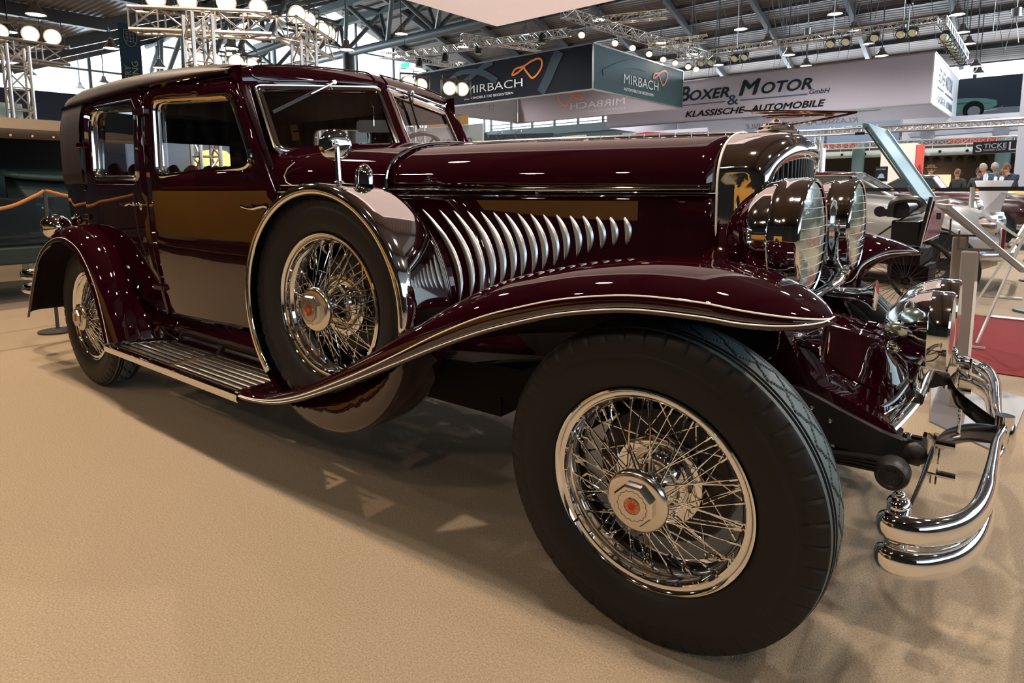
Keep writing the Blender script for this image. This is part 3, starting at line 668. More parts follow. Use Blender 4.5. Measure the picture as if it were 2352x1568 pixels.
# ---- headlamps
def headlamp(sg, lab):
    c = Vector((.240, .3174*sg, 1.040)); k = MB()
    k.lathe([(.1445,.012),(.150,.014),(.1545,.010),(.156,.002),(.1555,-.006),(.157,-.012),(.156,-.04),(.1535,-.062),(.156,-.066),(.153,-.071),(.146,-.095),(.135,-.118),(.128,-.128)], c, 'x', 64)
    h = k.build('headlamp', CHROME, car, label=lab, angle=50)
    k = MB(); k.lathe([(.128,-.128),(.118,-.145),(.100,-.168),(.078,-.188),(.052,-.204),(.026,-.213),(0,-.216)], c, 'x', 48); k.build('shell_tail', PAINT, h)
    k = MB(); k.lathe([(.146,.008),(.11,.016),(.06,.021),(0,.023)], c, 'x', 48); k.build('lens', LENS, h)
    k = MB()
    for i in range(-5, 6):
        z = i*.0255; w = sqrt(max(0, .143**2-z*z)); k.tube([c+Vector((.013+.010*(1-(y*y+z*z)/.02), y, z)) for y in [-w+2*w*j/6 for j in range(7)]], .0008, 5)
    k.build('lens_ribs', RIBM, h)
    k = MB()
    for i in range(7): z = c.z-.035+i*.012; k.tube([Vector((c.x-.125+.0*i, c.y-sg*(.128+.004), z)), Vector((c.x-.165, c.y-sg*.106, z))], .003, 5)
    for i in range(9):   # fluted side ornament
        a = radians(-40+i*10) ; k.tube([c+Vector((-.07, -sg*.158*cos(a), .158*sin(a))), c+Vector((-.12, -sg*.138*cos(a), .138*sin(a)))], .0035, 5)
    k.build('fluted_ornament', CHROME, h)
    k = MB(); k.tube(smooth_path([(.215, .317*sg, .90), (.205,.312*sg,.87), (.20,.28*sg,.845), (.19,.2*sg,.83)], 5), [.03]*6+[.022]*6+[.018]*3+[.016], 12); k.build('lamp_post', CHROME, h)
    return h
headlamp(-1, 'headlamp nearest the viewer'); headlamp(1, 'headlamp on the far side')
m = MB(); m.tube([(.195,-.42,.83),(.195,.42,.83)], .016, 12); m.tube(smooth_path([(.195,-.40,.83),(.16,-.46,.85),(.08,-.49,.90)],4), .02, 8); m.build('lamp_tie_bar', CHROME, car)
# painted shoulder under each headlamp, tying wing to shell
m = MB(); m.grid([[(-.03,-.265,1.0),(-.03,-.34,.985),(-.03,-.45,.93),(-.03,-.52,.86)],[(.05,-.27,.99),(.06,-.34,.975),(.08,-.44,.92),(.10,-.52,.84)],[(.10,-.27,.93),(.12,-.34,.92),(.15,-.42,.87),(.18,-.50,.80)],[(.11,-.27,.80),(.13,-.34,.79),(.17,-.42,.77),(.20,-.50,.74)]]); vl = m.build('wing_valance', PAINT, car); mirror_copy(vl)
# ---- horns
def horn(sg, lab, dz=0, dx=0):
    c = Vector((.290+dx, .305*sg, .752+dz)); k = MB()
    k.lathe([(.0,-.002),(.03,-.001),(.046,.002),(.0525,.004),(.0535,.001),(.050,-.004),(.036,-.018),(.027,-.034),(.024,-.040),(.0225,-.042),(.021,-.06),(.0175,-.14),(.014,-.22),(.012,-.26)], c, 'x', 40); h = k.build('horn', CHROME, car, label=lab)
    k = MB(); k.tube([c+Vector((-.14,0,0)), c+Vector((-.14,0,.08))], .009, 8); k.sphere(c+Vector((-.26,0,0)), .032, 12); k.build('horn_bracket', CHROME, h)
horn(-1, 'trumpet horn under the nearest headlamp'); horn(1, 'trumpet horn under the far headlamp', .050, .03)
# ---- front apron, frame horns, springs
def apr(y):  # front apron: middle panel sloping down between the frame horns
    return y
m = MB(); rows = []
for x, zc, ze, ye in ((.08,.85,.84,.335),(.14,.80,.80,.335),(.20,.775,.745,.335),(.26,.765,.680,.335),(.31,.755,.630,.335),(.36,.745,.600,.335),(.395,.735,.588,.335),(.42,.70,.580,.335),(.445,.655,.572,.335),(.47,.60,.560,.335)):
    row = []
    for y in (0,.06,.11,.13,.15,.19,.23,.27,.31,.335):
        row.append((x, y, zc if y <= .11 else ze+(zc-ze)*max(0,(ye-y)/(ye-.11))**1.7))
    rows.append([(a, -b, c_) for a, b, c_ in row[::-1]] + row[1:])
m.grid(rows); ap = m.build('front_apron', PAINT, car, label='maroon front apron rising to a ridge between the frame horns')
m = MB(); m.tube([(r_[15][0], r_[15][1]*-1, r_[15][2]+.002) for r_ in rows[1:8]], .003, 5); m.tube([(.30,-.05,.77),(.395,0,.745),(.30,.05,.77)], .003, 5); m.build('apron_bead', PAINT, ap)
def sidecheek(sg):
    k = MB(); up_ = [(.10,.86),(.20,.80),(.245,.72),(.30,.66),(.37,.635),(.44,.600),(.49,.565)]; lo = [(.10,.60),(.20,.60),(.26,.60),(.31,.585),(.37,.575),(.44,.560),(.495,.545)]
    k.grid([[(a, sg*.33, b), (a, sg*.375, b-.006), (c_, sg*.39, d)] for (a, b), (c_, d) in zip(up_, lo)]); return k.build('frame_horn_cover', PAINT, car)
sidecheek(-1); sidecheek(1)
for sg in (-1, 1):
    k = MB(); U = [(-.8,.60),(-.2,.645),(.05,.66),(.26,.645),(.36,.605),(.45,.572),(.50,.56),(.53,.545)]; L = [(-.8,.47),(-.2,.52),(.05,.53),(.26,.53),(.36,.51),(.45,.498),(.50,.50),(.53,.515)]
    for (a, b), (c_, d), (a2, b2), (c2, d2) in zip(U, L, U[1:], L[1:]):
        y0, y1 = sg*.345, sg*.405; k.add([(a,y0,b),(a,y1,b),(c_,y1,d),(c_,y0,d),(a2,y0,b2),(a2,y1,b2),(c2,y1,d2),(c2,y0,d2)], [(0,1,5,4),(1,2,6,5),(2,3,7,6),(3,0,4,7)])
    k.sphere((.525, sg*.385, .535), .035, 12); fr = k.build('frame_rail', FRAMEB, car)
    k = MB(); k.lathe([(.0,-.045),(.022,-.045),(.024,-.050),(.030,-.050),(.034,-.044),(.037,-.03),(.037,0)] if sg < 0 else [(.0,0),(.026,.002),(.03,.008),(.036,.024),(.036,.05)], (.487, sg*.455, .503), 'y', 32)
    for a in range(6): k.sphere((.487+.015*cos(a*pi/3), sg*.500, .503+.015*sin(a*pi/3)), .0036, 6)
    k.build('shackle_damper', FRAMEB, fr)
    k = MB()
    for i in range(4): z = .508-i*.010; k.tube(smooth_path([(.49, sg*.40, z+.0), (.36-.03*i, sg*.40, z-.012), (.0, sg*.40, z-.075-.0*i), (-.3+.04*i, sg*.40, z-.03)], 5), .0055, 6, flat=5.0)
    for x in (.33,.24): k.box((x-.012, sg*.40-.035, .455), (x+.012, sg*.40+.035, .515))
    k.build('leaf_spring', FRAMEB, fr)
    for x, z in ((.29,.60),(.335,.575)):
        k = MB(); k.sphere((x, sg*.408, z), .006, 8); k.build('rivet', CHROME2, fr)
m = MB(); m.tube(smooth_path([(0,-.62,.43),(0,-.5,.42),(0,-.4,.36),(0,0,.34),(0,.4,.36),(0,.5,.42),(0,.62,.43)],4), .028, 8); m.tube([(-.16,-.6,.36),(-.16,.6,.36)], .014, 8); m.build('front_axle', FRAMEB, car)
m = MB(); m.tube([(-WB,-.62,.43),(-WB,.62,.43)], .035, 8); m.sphere((-WB,0,.43), .15, 14); m.build('rear_axle', FRAMEB, car)
m = MB(); m.box((-4.15,-.40,.45),(-.8,.40,.56)); m.box((-3.95,-.60,.50),(-1.3,.60,.60)); m.box((-.9,-.44,.40),(-.35,.44,.60)); m.box((-.35,-.30,.44),(.05,.30,.75)); m.box((-1.3,-.45,.36),(-.72,.45,.55)); m.build('chassis', UNDER, car, smooth=False)
m = MB(); m.grid([[(x, y, .575+.05*(x+1.35)) for y in (-.64,-.40)] for x in (-1.75,-1.35,-.9,-.48)]); solid(m.build('light_block_tray', UNDER, car), .004)  # unseen plate added to block light leaking between wing and chassis
m = MB(); m.grid([[(x,-.46-.0*x,.76),(x,-.47,.65),(x,-.47,z),(x,-.30,z-.02)] for x, z in ((-1.3,.33),(-1.05,.40),(-.64,.45),(-.3,.52),(.1,.62))]); m.build('inner_wing_panel', UNDER, car)
# ---- driving lamps carried low between the horns
def dlamp(sg, lab):
    c = Vector((.556, .140*sg, .790)); k = MB()
    k.lathe([(.100,.006),(.104,.008),(.107,.004),(.1065,-.004),(.106,-.038),(.1075,-.040),(.1065,-.043),(.102,-.060),(.090,-.092),(.070,-.120),(.046,-.140),(.022,-.150),(0,-.152)], c, 'x', 56); d = k.build('driving_lamp', CHROME, car, label=lab)
    k = MB(); k.lathe([(.101,.004),(.07,.010),(0,.014)], c, 'x', 40); k.build('lens', LENS, d)
    k = MB(); k.lathe([(0,-.010),(.012,-.009),(.024,-.004),(.028,0)], c+Vector((-.105,-.075*1,.005)), 'y', 24, Matrix.Diagonal(Vector((1.25,1,.8)))); k.build('marker_lens', LENS, d)
    k = MB(); k.lathe([(0,-.008),(.008,-.007),(.012,-.003),(.016,-.006),(.018,0)], c+Vector((-.115,-.062,-.045)), 'y', 20); k.build('bolt_cap', CHROME, d)
    k = MB()
    for i in range(10): a = radians(100+i*9); k.tube([c+Vector((-.125,-.066*sin(a),-.066*cos(a)*-1*0+.066*cos(a-pi/2+1.2))), c+Vector((-.147,-.03*sin(a),.03*cos(a-pi/2+1.2)))], .0018, 5)
    k.build('flutes', CHROME, d)
    k = MB(); k.tube(smooth_path([c+Vector((-.06,0,-.10)), c+Vector((-.065,0,-.14)), (.49,.10*sg,.60)], 4), [.03,.028,.025,.02,.018,.016,.016,.016,.016], 10); k.build('stem', CHROME, d)
dlamp(-1, 'driving lamp nearer the viewer'); dlamp(1, 'driving lamp further away')
m = MB(); m.tube([(.492,-.16,.60),(.492,.16,.60)], .024, 12); m.tube([(.475,-.115,.575),(.475,-.175,.575)], .022, 16)
for sg in (-1, 1): m.tube(smooth_path([(.49,.10*sg,.60),(.475,.2*sg,.585),(.46,.30*sg,.575),(.45,.36*sg,.57)], 4), .014, 8, flat=2)
m.tube([(.49,-.05,.60),(.44,-.04,.50)], .02, 10); m.build('lamp_bracket', CHROME, car)
m = MB(); m.tube(smooth_path([(.49,-.10,.68),(.47,-.16,.63),(.45,-.22,.60),(.42,-.27,.585)], 5), .006, 8); m.tube(smooth_path([(.38,-.12,.66),(.40,-.14,.62),(.43,-.16,.605),(.46,-.15,.63),(.48,-.13,.66)], 5), .0045, 8); m.build('cable_conduit', CHROME2, car)
# ---- bumper
def barpath(z0, z1):
    H = [(.500,-.735,z0),(.515,-.757,z0),(.545,-.760,z0),(.585,-.738,z0),(.625,-.680,z0),(.650,-.60,z0),(.664,-.48,z0),(.671,-.30,z0),(.678,-.12,z0*.6+z1*.4),(.690,-.03,z1)]
    return H + [(a, -b, c) for a, b, c in H[::-1]]
bump = None
for z0, z1, nm in ((.508,.515,'upper_bar'),(.440,.455,'lower_bar')):
    P = smooth_path(barpath(z0, z1), 5); n = len(P); rr = []
    for i, p in enumerate(P): u = abs(p.y)/.76; e = min(i, n-1-i); rr.append((.0150+.0145*min(1, max(0, u-.1)/.5))*(1 if e > 3 else (.35+.65*sqrt(e/4)+.0)))
    k = MB(); k.tube(P, rr, 14, up=(0,0,1), flat=.62); o = k.build(nm, CHROME, bump or car, angle=60)
    if bump is None: bump = o; o.name = 'front_bumper'; o['label'] = 'chrome twin-bar front bumper'
m = MB()
for sg in (-1, 1):
    m = MB(); m.tube([(.528, .735*sg, .405), (.528, .735*sg, .545)], .021, 14); m.sphere((.528,.735*sg,.550), .022, 12, (1,1,.7)); m.sphere((.528,.735*sg,.562), .013, 10); m.build('end_bolt', CHROME, bump)

m = MB(); m.tube([(.692,0,.425),(.692,0,.55)], [.022]*2, 14); m.sphere((.705,0,.487), .045, 16, (.35,.45,1.2)); m.build('centre_clamp', CHROME, bump)
for sg in (-1, 1):
    k = MB(); P = smooth_path([(.545,.36*sg,.515),(.555,.30*sg,.52),(.575,.20*sg,.52),(.62,.10*sg,.515),(.672,.03*sg,.50)], 5); k.tube(P, .026, 10, up=(0,0,1), flat=.16); k.build('support_arm', BLACKP, bump)
    k = MB(); k.box((.535,sg*.385-.022,.50),(.562,sg*.385+.022,.58)); k.box((.556,sg*.385-.006,.47),(.566,sg*.385+.02,.585)); k.tube([(.50,sg*.395,.570),(.600,sg*.395,.570)], .009, 8); k.tube([(.54,sg*.395,.495),(.605,sg*.395,.495)], .009, 8); k.sphere((.505,sg*.395,.57), .012, 8)
    k.tube([(.565,sg*.38,.565),(.60,sg*.29,.565)], .006, 6); k.tube([(.60,sg*.29,.565),(.60,sg*.29,.63)], .004, 6); k.tube([(.565,sg*.40,.56),(.562,sg*.40,.47)], .007, 6, flat=.5)
    k.build('clamp_bracket', CHROME, bump)
    k = MB(); k.tube(smooth_path([(.56,sg*.395,.565),(.545,sg*.45,.50),(.53,sg*.56,.45),(.525,sg*.70,.43)], 5), .011, 8, up=(0,0,1), flat=.35); k.build('end_stay', BLACKP, bump)
# ---- spare wheel cover, strap and wing mirror
m = MB(); cx, cz = -1.228, .756; prf = [(.398,-.846),(.405,-.851),(.417,-.8535),(.430,-.846),(.4355,-.835),(.4375,-.80),(.4375,-.66),(.434,-.63),(.42,-.612),(.39,-.605)]
def cov(a):
    return [Matrix.Rotation(.05, 3, 'Z') @ Vector((r*cos(a), y+.735, r*sin(a))) + Vector((cx,-.735,cz)) for r, y in prf]
m.grid([cov(radians(a)) for a in range(-6, 226, 4)]); cover = m.build('spare_wheel_cover', CHROME, car, angle=70, label='chrome cover band over the spare tyre'); solid(cover, .003, 1)
m = MB()
for i in range(9):
    y = -.60+.006*i; m.tube([Vector((cx+(.395+.008*i*0)*cos(a)-.0, y, cz+.395*sin(a))) for a in [radians(t) for t in range(-20,40,4)]], .003, 5)
m.build('fluted_skirt', PAINT, cover)
m = MB(); S0 = Vector((-1.205,-.745,1.190))
m.tube([S0, S0+Vector((-.006,0,.128))], [.0125,.0085], 10); m.lathe([(.022,0),(.02,.004),(.013,.010)], S0, 'z', 16)
mir = m.build('wing_mirror_stalk', CHROME, cover)
m = MB(); D = Vector((-1.216,-.748,1.326)); nrm = Vector((.80,-.60,.03)).normalized(); Mr = nrm.to_track_quat('Z','Y').to_matrix()
m.lathe([(0,.010),(.02,.0095),(.04,.007),(.052,.002),(.056,-.003),(.054,-.008),(0,-.010)], D-nrm*.012, 'z', 36, Mr); m.build('wing_mirror', CHROME, cover)
m = MB(); m.tube([D+nrm*.006, D+nrm*.03], .010, 8); m.sphere(D+nrm*.022, .013, 10); m.bar(D+nrm*.012+Vector((-.035,-.02,-.015)), D+nrm*.014, .02, .016); m.build('mirror_clamp', CHROME, mir)
m = MB(); m.lathe([(0,.06),(.02,.056),(.038,.04),(.044,.02),(.046,0)], (-1.15,-.68,1.188), 'z', 28, Matrix.Diagonal(Vector((1,.55,1.2)))); m.build('cowl_lamp', CHROME, car)
# ---- tail: bullet lamp, rear bumper, fuel
m = MB(); m.lathe([(0,-.14),(.035,-.13),(.062,-.10),(.078,-.05),(.082,0),(.074,.05),(.04,.09),(0,.10)], (-4.22,-.72,.935), 'x', 28); m.build('tail_lamp', CHROME, car)
m = MB()
for z in (.575,.478): m.tube(smooth_path([(-4.60,-.74,z),(-4.80,-.765,z),(-4.92,-.71,z),(-4.97,-.5,z),(-4.98,0,z),(-4.97,.5,z),(-4.92,.71,z),(-4.80,.765,z),(-4.60,.74,z)], 5), .034, 12, flat=.8)
m.tube([(-4.97,-.3,.53),(-4.2,-.3,.52)], .02, 6); m.tube([(-4.97,.3,.53),(-4.2,.3,.52)], .02, 6); m.build('rear_bumper', CHROME, car)
# ---- interior
m = MB(); m.box((-4.0,-.62,.55),(-1.5,.62,.62)); m.build('cabin_floor', DARKIN, car, smooth=False)
def bench(x, h, nm):
    k = MB(); k.box((x-.12,-.60,.60),(x+.45,.60,.95)); o = k.build(nm, SEAT, car, smooth=False); bevel(o, .04, 3)
    k = MB()
    for i in range(10): y = -.56+i*.124; k.tube([(x-.06,y,.95),(x-.10,y,h-.05),(x-.14,y,h)], [.07,.066,.05], 10, flat=.7)
    k.build('tufted_backrest', SEAT, o)
bench(-2.55, 1.265, 'front_seat'); bench(-3.86, 1.315, 'rear_seat')
m = MB(); m.grid([[(x, y, 1.66+.05*(1-(y/.62)**2)) for y in [-.66+.11*i for i in range(13)]] for x in (-4.1,-3.4,-2.7,-2.1)]); m.build('headlining', DARKIN, car)
m = MB(); m.grid([[(-4.16,y,z) for y in (-.5,.5)] for z in (.7,1.0,1.26)]); m.build('rear_trim', DARKIN, car)
rwl = [(-4.26+.10*max(0,abs(y)-.42)/.2, y, z) for y, z in [(p[0], p[1]) for p in rounded([(-.585,1.285),(.585,1.285),(.56,1.525),(-.56,1.525)], .07)]]
m = MB(); m.tube(rwl, .016, 8, closed=True); fr_ = m.build('rear_window_frame', DARKIN, car); m = MB(); m.add(rwl, [tuple(range(len(rwl)))]); m.build('rear_window_pane', GLASS, fr_, smooth=False)
for x, w_ in ((-2.98, .13), (-3.80, .14)): 
    k = MB(); k.grid([[(x+w_*i/13, -.63+.012*sin(i*1.9), z) for i in range(14)] for z in (1.20,1.62)]); k.build('window_blind', CREAM, car)
# far side body: mirrored panels
for o in [fdoor, rdoor, front_wing, rear_wing, rb, sill, pil, hsd]:
    c_ = mirror_copy(o)
for nm in ('cant_rail','quarter_pillar','cowl_side','waist_moulding','door_shut','roof_corner','inner_wing_panel','light_block_tray'):
    mirror_copy([o for o in car.children if o.name == nm][0])
for o in list(car.children):
    pass
# ================================================================== THE HALL (its own axes)
MODX[0] = Matrix.Rotation(radians(-2.1), 4, 'Z')
CARPET = mat('beige_carpet', (.39, .30, .205), .95, bump=(260, .9, .005), noise=(170, (.26,.20,.135), 6))
REDC = mat('red_carpet', (.17, .009, .010), .95, bump=(230, .6, .004))
ALU = mat('aluminium', (.62, .60, .58), .28, .9)
STEEL = mat('painted_steel', (.10, .125, .125), .45)
DSTEEL = mat('dark_rafter', (.045, .042, .042), .5)
NAVY = mat('navy_partition', (.022, .03, .055), .7)
BLACK = mat('black_cloth', (.006, .006, .007), .85)
SKYW = mat('window_daylight', (.8,.9,1), .3, emit=(.82, .92, 1), emit_s=2.2)
LAMPG = mat('lamp_glow', (1,1,1), .3, emit=(1, .93, .82), emit_s=14)
WARMG = mat('warm_lamp_glow', (1,1,1), .3, emit=(1, .50, .17), emit_s=2.6)
WARMC = mat('warm_lamp_core', (1,1,1), .3, emit=(1, .90, .70), emit_s=16)
GREYW = mat('grey_wall', (.32, .38, .38), .7)
WHITEP = mat('white_panel', (.72, .71, .70), .6)
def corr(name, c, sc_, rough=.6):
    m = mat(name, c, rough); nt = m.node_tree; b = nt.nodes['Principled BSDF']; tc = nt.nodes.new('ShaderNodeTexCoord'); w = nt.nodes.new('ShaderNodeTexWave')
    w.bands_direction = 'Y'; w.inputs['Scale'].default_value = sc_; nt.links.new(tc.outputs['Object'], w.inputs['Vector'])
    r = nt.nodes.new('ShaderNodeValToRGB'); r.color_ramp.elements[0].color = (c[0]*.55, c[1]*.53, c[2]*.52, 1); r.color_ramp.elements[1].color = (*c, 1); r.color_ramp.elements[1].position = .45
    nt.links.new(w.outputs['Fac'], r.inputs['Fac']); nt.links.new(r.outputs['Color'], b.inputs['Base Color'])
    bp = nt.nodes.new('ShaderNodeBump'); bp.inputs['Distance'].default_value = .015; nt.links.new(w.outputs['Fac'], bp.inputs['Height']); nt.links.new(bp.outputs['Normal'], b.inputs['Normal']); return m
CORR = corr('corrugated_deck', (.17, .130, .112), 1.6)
def S(o): return tag(o, kind='structure')
m = MB(); m.add([(-45,-16,0),(16,-16,0),(16,45,0),(-45,45,0)], [(0,1,2,3)]); S(m.build('floor', CARPET, smooth=False))
m = MB(); m.box((.0,2.8,.002),(4.0,4.95,.008)); S(m.build('floor_runner', REDC, smooth=False))
m = MB(); m.box((1.2,9.2,.002),(6.0,13,.008)); S(m.build('floor_runner', REDC, smooth=False))
def roofz(y): return 7.0 if y < 6.2 else (7.0+.39*(y-6.2) if y < 24 else 13.94-.345*(y-24))
Y = [-16, 6.2, 24, 42]
for a, b in zip(Y, Y[1:]):
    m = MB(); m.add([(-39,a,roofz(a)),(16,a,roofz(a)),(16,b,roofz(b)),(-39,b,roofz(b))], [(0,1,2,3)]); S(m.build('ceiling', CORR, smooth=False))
for i in range(12):
    x = -37+i*4.2; m = MB()
    for a, b in zip(Y, Y[1:]): m.bar((x,a,roofz(a)-.22),(x,b,roofz(b)-.22), .22, .40)
    for k in range(1, 5): m.bar((x+.14*0-.16*0+.0, Y[0], 0),(x, Y[0], .01), .01)
    tag(m.build('ceiling_rafter', DSTEEL, smooth=False), kind='structure')
m = MB()
for y in [8+1.6*i for i in range(21)]: m.bar((-38,y,roofz(y)-.08),(15,y,roofz(y)-.08), .10, .14)
S(m.build('ceiling_purlins', DSTEEL, smooth=False))
# wall with the big daylit gable windows
m = MB(); m.box((-38.6,-16,0),(-38.2,42,6.05)); S(m.build('wall_left', GREYW, smooth=False))
m = MB(); m.add([(-38.4,y,z) for y, z in ((-16,6.05),(42,6.05),(42,7.7),(24,13.9),(6.2,7.0),(-16,7.0))], [(0,1,2,3,4,5)]); S(m.build('window_1', SKYW, smooth=False))
m = MB()
for i in range(17): y = -14+i*3.4; m.bar((-38.2,y,6),(-38.2,y,roofz(y)), .14)
for z in (7.4, 9.2, 11): m.bar((-38.2,(z-7)/.39+6.2,z),(-38.2,24+(13.94-z)/.345,z), .10)
S(m.build('window_1_frame', STEEL, smooth=False))
m = MB(); m.box((-39,41.2,0),(16,41.6,6.3)); S(m.build('wall_far', GREYW, smooth=False))
m = MB(); m.box((-39,41.3,6.3),(16,41.4,7.8)); S(m.build('window_2', SKYW, smooth=False))
m = MB()
for i in range(24): x = -38+i*2.35; m.bar((x,41.1,6.2),(x,41.1,7.9), .16)
for z in (6.45, 6.75, 7.75): m.bar((-39,41.1,z),(16,41.1,z), .07)
S(m.build('window_2_frame', STEEL, smooth=False))
m = MB(); m.box((-39,-16.2,0),(16,-16,7)); S(m.build('wall_near', BLACK, smooth=False))
# tubular roof girder with its columns
def thing(name, loc, label, cat, group=None): return empty(name, loc, label, cat, group)
m = MB(); m.box((14,-16,0),(14.2,45,3.2)); S(m.build('wall_right', mat('right_wall',(.12,.12,.12),.8), smooth=False))
g = thing('roof_girder', (-30,18,0), 'grey steel lattice girder of round tubes under the roof on the left', 'girder')
m = MB(); m.tube([(-38,18,8.03),(-8,18,8.03)], .20, 12); m.build('lower_chord', STEEL, g)
for yy in (17.0, 19.0):
    m = MB(); m.bar((-38,yy,10.0),(-8,yy,10.0), .30, .34); m.build('upper_chord', STEEL, g)
m = MB()
for i in range(9):
    x = -37.5+i*3.4
    for yy in (17.0, 19.0): m.tube([(x,18,8.1),(x+1.7,yy,9.9)], .11, 8); m.tube([(x+3.4,18,8.1),(x+1.7,yy,9.9)], .11, 8)
    m.tube([(x+1.7,17,10),(x+1.7,19,10)], .08, 6)
m.build('bracing', STEEL, g)
m = MB(); m.tube([(-27,18,0),(-27,18,8)], .3, 12); m.build('column', DSTEEL, g)
g = thing('roof_girder', (-30,11,0), 'second steel girder nearer the gable window with raking struts', 'girder')
m = MB(); m.tube([(-38,12,6.4),(-24,13.5,7.6)], .14, 10)
for i in range(6):
    x = -37+i*2.4; m.tube([(x,12+.1*i,6.5+.2*i),(x+1.0,12.6+.1*i,9.0+.1*i)], .12, 8); m.tube([(x+2.2,12+.1*i,6.6+.2*i),(x+1.0,12.6+.1*i,9.0+.1*i)], .10, 8)
m.tube([(-38,12.6,9),(-23,13.6,9.8)], .12, 8); m.build('bracing', STEEL, g)
# ---- pendant lamps
def pendant(loc, lab, zr, glow=True):
    p = thing('pendant_lamp', loc, lab, 'lamp', 'high-bay pendant lamps under the hall roof'); x, y, z = loc
    k = MB(); k.lathe([(.26,-.17),(.25,-.14),(.17,-.03),(.11,.04),(.09,.16),(.05,.19),(0,.20)], loc, 'z', 18); k.build('shade', CHROME2, p)
    k = MB(); k.lathe([(.235,-.150),(0,-.145)], loc, 'z', 16); k.build('bulb', LAMPG if glow else WHITEP, p)
    k = MB(); k.tube([(x,y,z+.2),(x,y,zr)], .022, 5); k.build('rod', DSTEEL, p); return p
HB = 'silver cone-shaped high-bay lamp hanging on a rod under the corrugated hall roof'
PD = [(-5.70,23.94,7.60,HB), (-9.15,23.91,7.60,HB), (-12.71,24.03,7.60,HB), (-9.06,26.83,7.60,HB), (-5.74,27.05,7.60,HB), (-5.81,30.26,7.60,HB), (-7.98,26.25,6.80,HB), (-11.07,26.40,6.80,HB), (-8.11,29.25,6.80,HB), (-10.96,23.44,6.80,HB), (-2.31,27.02,7.60,HB), (-2.43,30.44,7.60,HB), (-2.44,33.20,7.60,HB), (-5.05,29.03,6.80,HB), (-2.26,36.99,6.80,HB), (-2.24,34.66,6.80,HB), (-12.69,19.00,7.60,HB), (-16.23,18.94,7.60,HB), (-19.96,15.51,7.60,HB), (-23.78,15.57,7.60,HB), (-19.75,18.87,7.60,HB), (-21.29,3.43,6.20,HB), (-24.49,6.33,6.20,HB), (-21.40,9.03,6.20,HB), (-18.57,11.81,6.20,HB), (-32.95,5.97,6.20,HB), (-35.67,8.56,6.20,HB), (-32.93,8.73,6.20,HB), (-26.99,8.85,6.20,HB), (-24.29,3.42,6.20,HB)]
proto = None
for i, (x, y, z, lab) in enumerate(PD):
    pendant((x,y,z), lab, roofz(y))
for i, (x, y, z) in enumerate(PEND[:9]):
    pendant((x,y,z), HB, roofz(y))
for x, y, z, lab in ((-22.5,9.0,6.6,'small green exit sign left of the truss above the limousine'),(-21.5,17,6.6,'small green exit sign above the windscreen header')):
    e_ = thing('exit_sign', (x,y,z), lab, 'sign'); m = MB(); m.box((x-.25,y-.03,z-.12),(x+.25,y+.03,z+.12)); m.build('box', mat('exit_green',(.02,.3,.15),.5,emit=(.05,.7,.35),emit_s=1.0), e_, smooth=False); m = MB(); m.tube([(x,y,z+.12),(x,y,roofz(y)-.2)], .01, 4); m.build('rod', DSTEEL, e_)
# ---- aluminium trusses
def truss(a, b, w=.22, label='', n=None, group=None, up=(0,0,1), name='lighting_truss', r=.022, tri=False):
    a = Vector(a); b = Vector(b); t = thing(name, a, label, 'truss', group); L = (b-a).length; d = (b-a)/L; u = Vector(up)
    if abs(d.dot(u)) > .95: u = Vector((1,0,0))
    s = d.cross(u).normalized(); u = s.cross(d).normalized(); h = w/2
    cs = [s*h+u*h, -s*h+u*h, -s*h-u*h, s*h-u*h] if not tri else [u*h, -s*h-u*h*.7, s*h-u*h*.7]
    for c in cs: k = MB(); k.tube([a+c, b+c], r, 7); k.build('chord', ALU, t)
    n = n or max(2, int(L/(w*1.15))); k = MB(); nc = len(cs)
    for i in range(n):
        p = a+d*(L*i/n); q = a+d*(L*(i+1)/n)
        for j in range(nc):
            c0, c1 = cs[j], cs[(j+1) % nc]
            k.tube([p+c0, q+c1] if i % 2 == 0 else [p+c1, q+c0], r*.5, 5, caps=False)
            k.tube([p+c0, p+c1], r*.45, 5, caps=False)
    k.build('lattice', ALU, t); return t
def par(loc, aim, lab, r=.105, L=.26, group='theatre spotlights on the trusses', core=True, barn=True, hang=.22):
    p = thing('theatre_spotlight', loc, lab, 'spotlight', group); c = Vector(loc); d = (Vector(aim)-c).normalized(); M = d.to_track_quat('Z','Y').to_matrix()
    k = MB(); k.lathe([(r*1.12,.012),(r*1.10,-.01),(r,-.02),(r*.98,-L*.55),(r*.72,-L*.85),(r*.45,-L),(0,-L)], c, 'z', 20, M); k.build('can', DSTEEL if r > .09 else CHROME2, p)
    k = MB(); k.lathe([(r*.97,.006),(r*.80,.010)], c, 'z', 20, M); k.build('lens_rim', WARMG if core else LENS, p)
    k = MB(); k.lathe([(r*.80,.010),(0,.014)], c, 'z', 20, M); k.build('lens', WARMC if core else LENS, p)
    k = MB()
    if barn:
        for s1, s2 in ((1,1),(1,-1),(-1,-1),(-1,1)):
            pass
        q = [M @ Vector((sx*r*1.35, sy*r*1.35, .02))+c for sx, sy in ((-1,-1),(1,-1),(1,1),(-1,1))]
        for i in range(4): k.bar(q[i], q[(i+1) % 4], .006, .03)
    k.tube([c+M @ Vector((-r*1.1,0,-L*.3)), c+M @ Vector((-r*1.1,0,-L*.3))+Vector((0,0,hang)), c+M @ Vector((r*1.1,0,-L*.3))+Vector((0,0,hang)), c+M @ Vector((r*1.1,0,-L*.3))], .008, 5)
    k.build('yoke', DSTEEL, p); return p
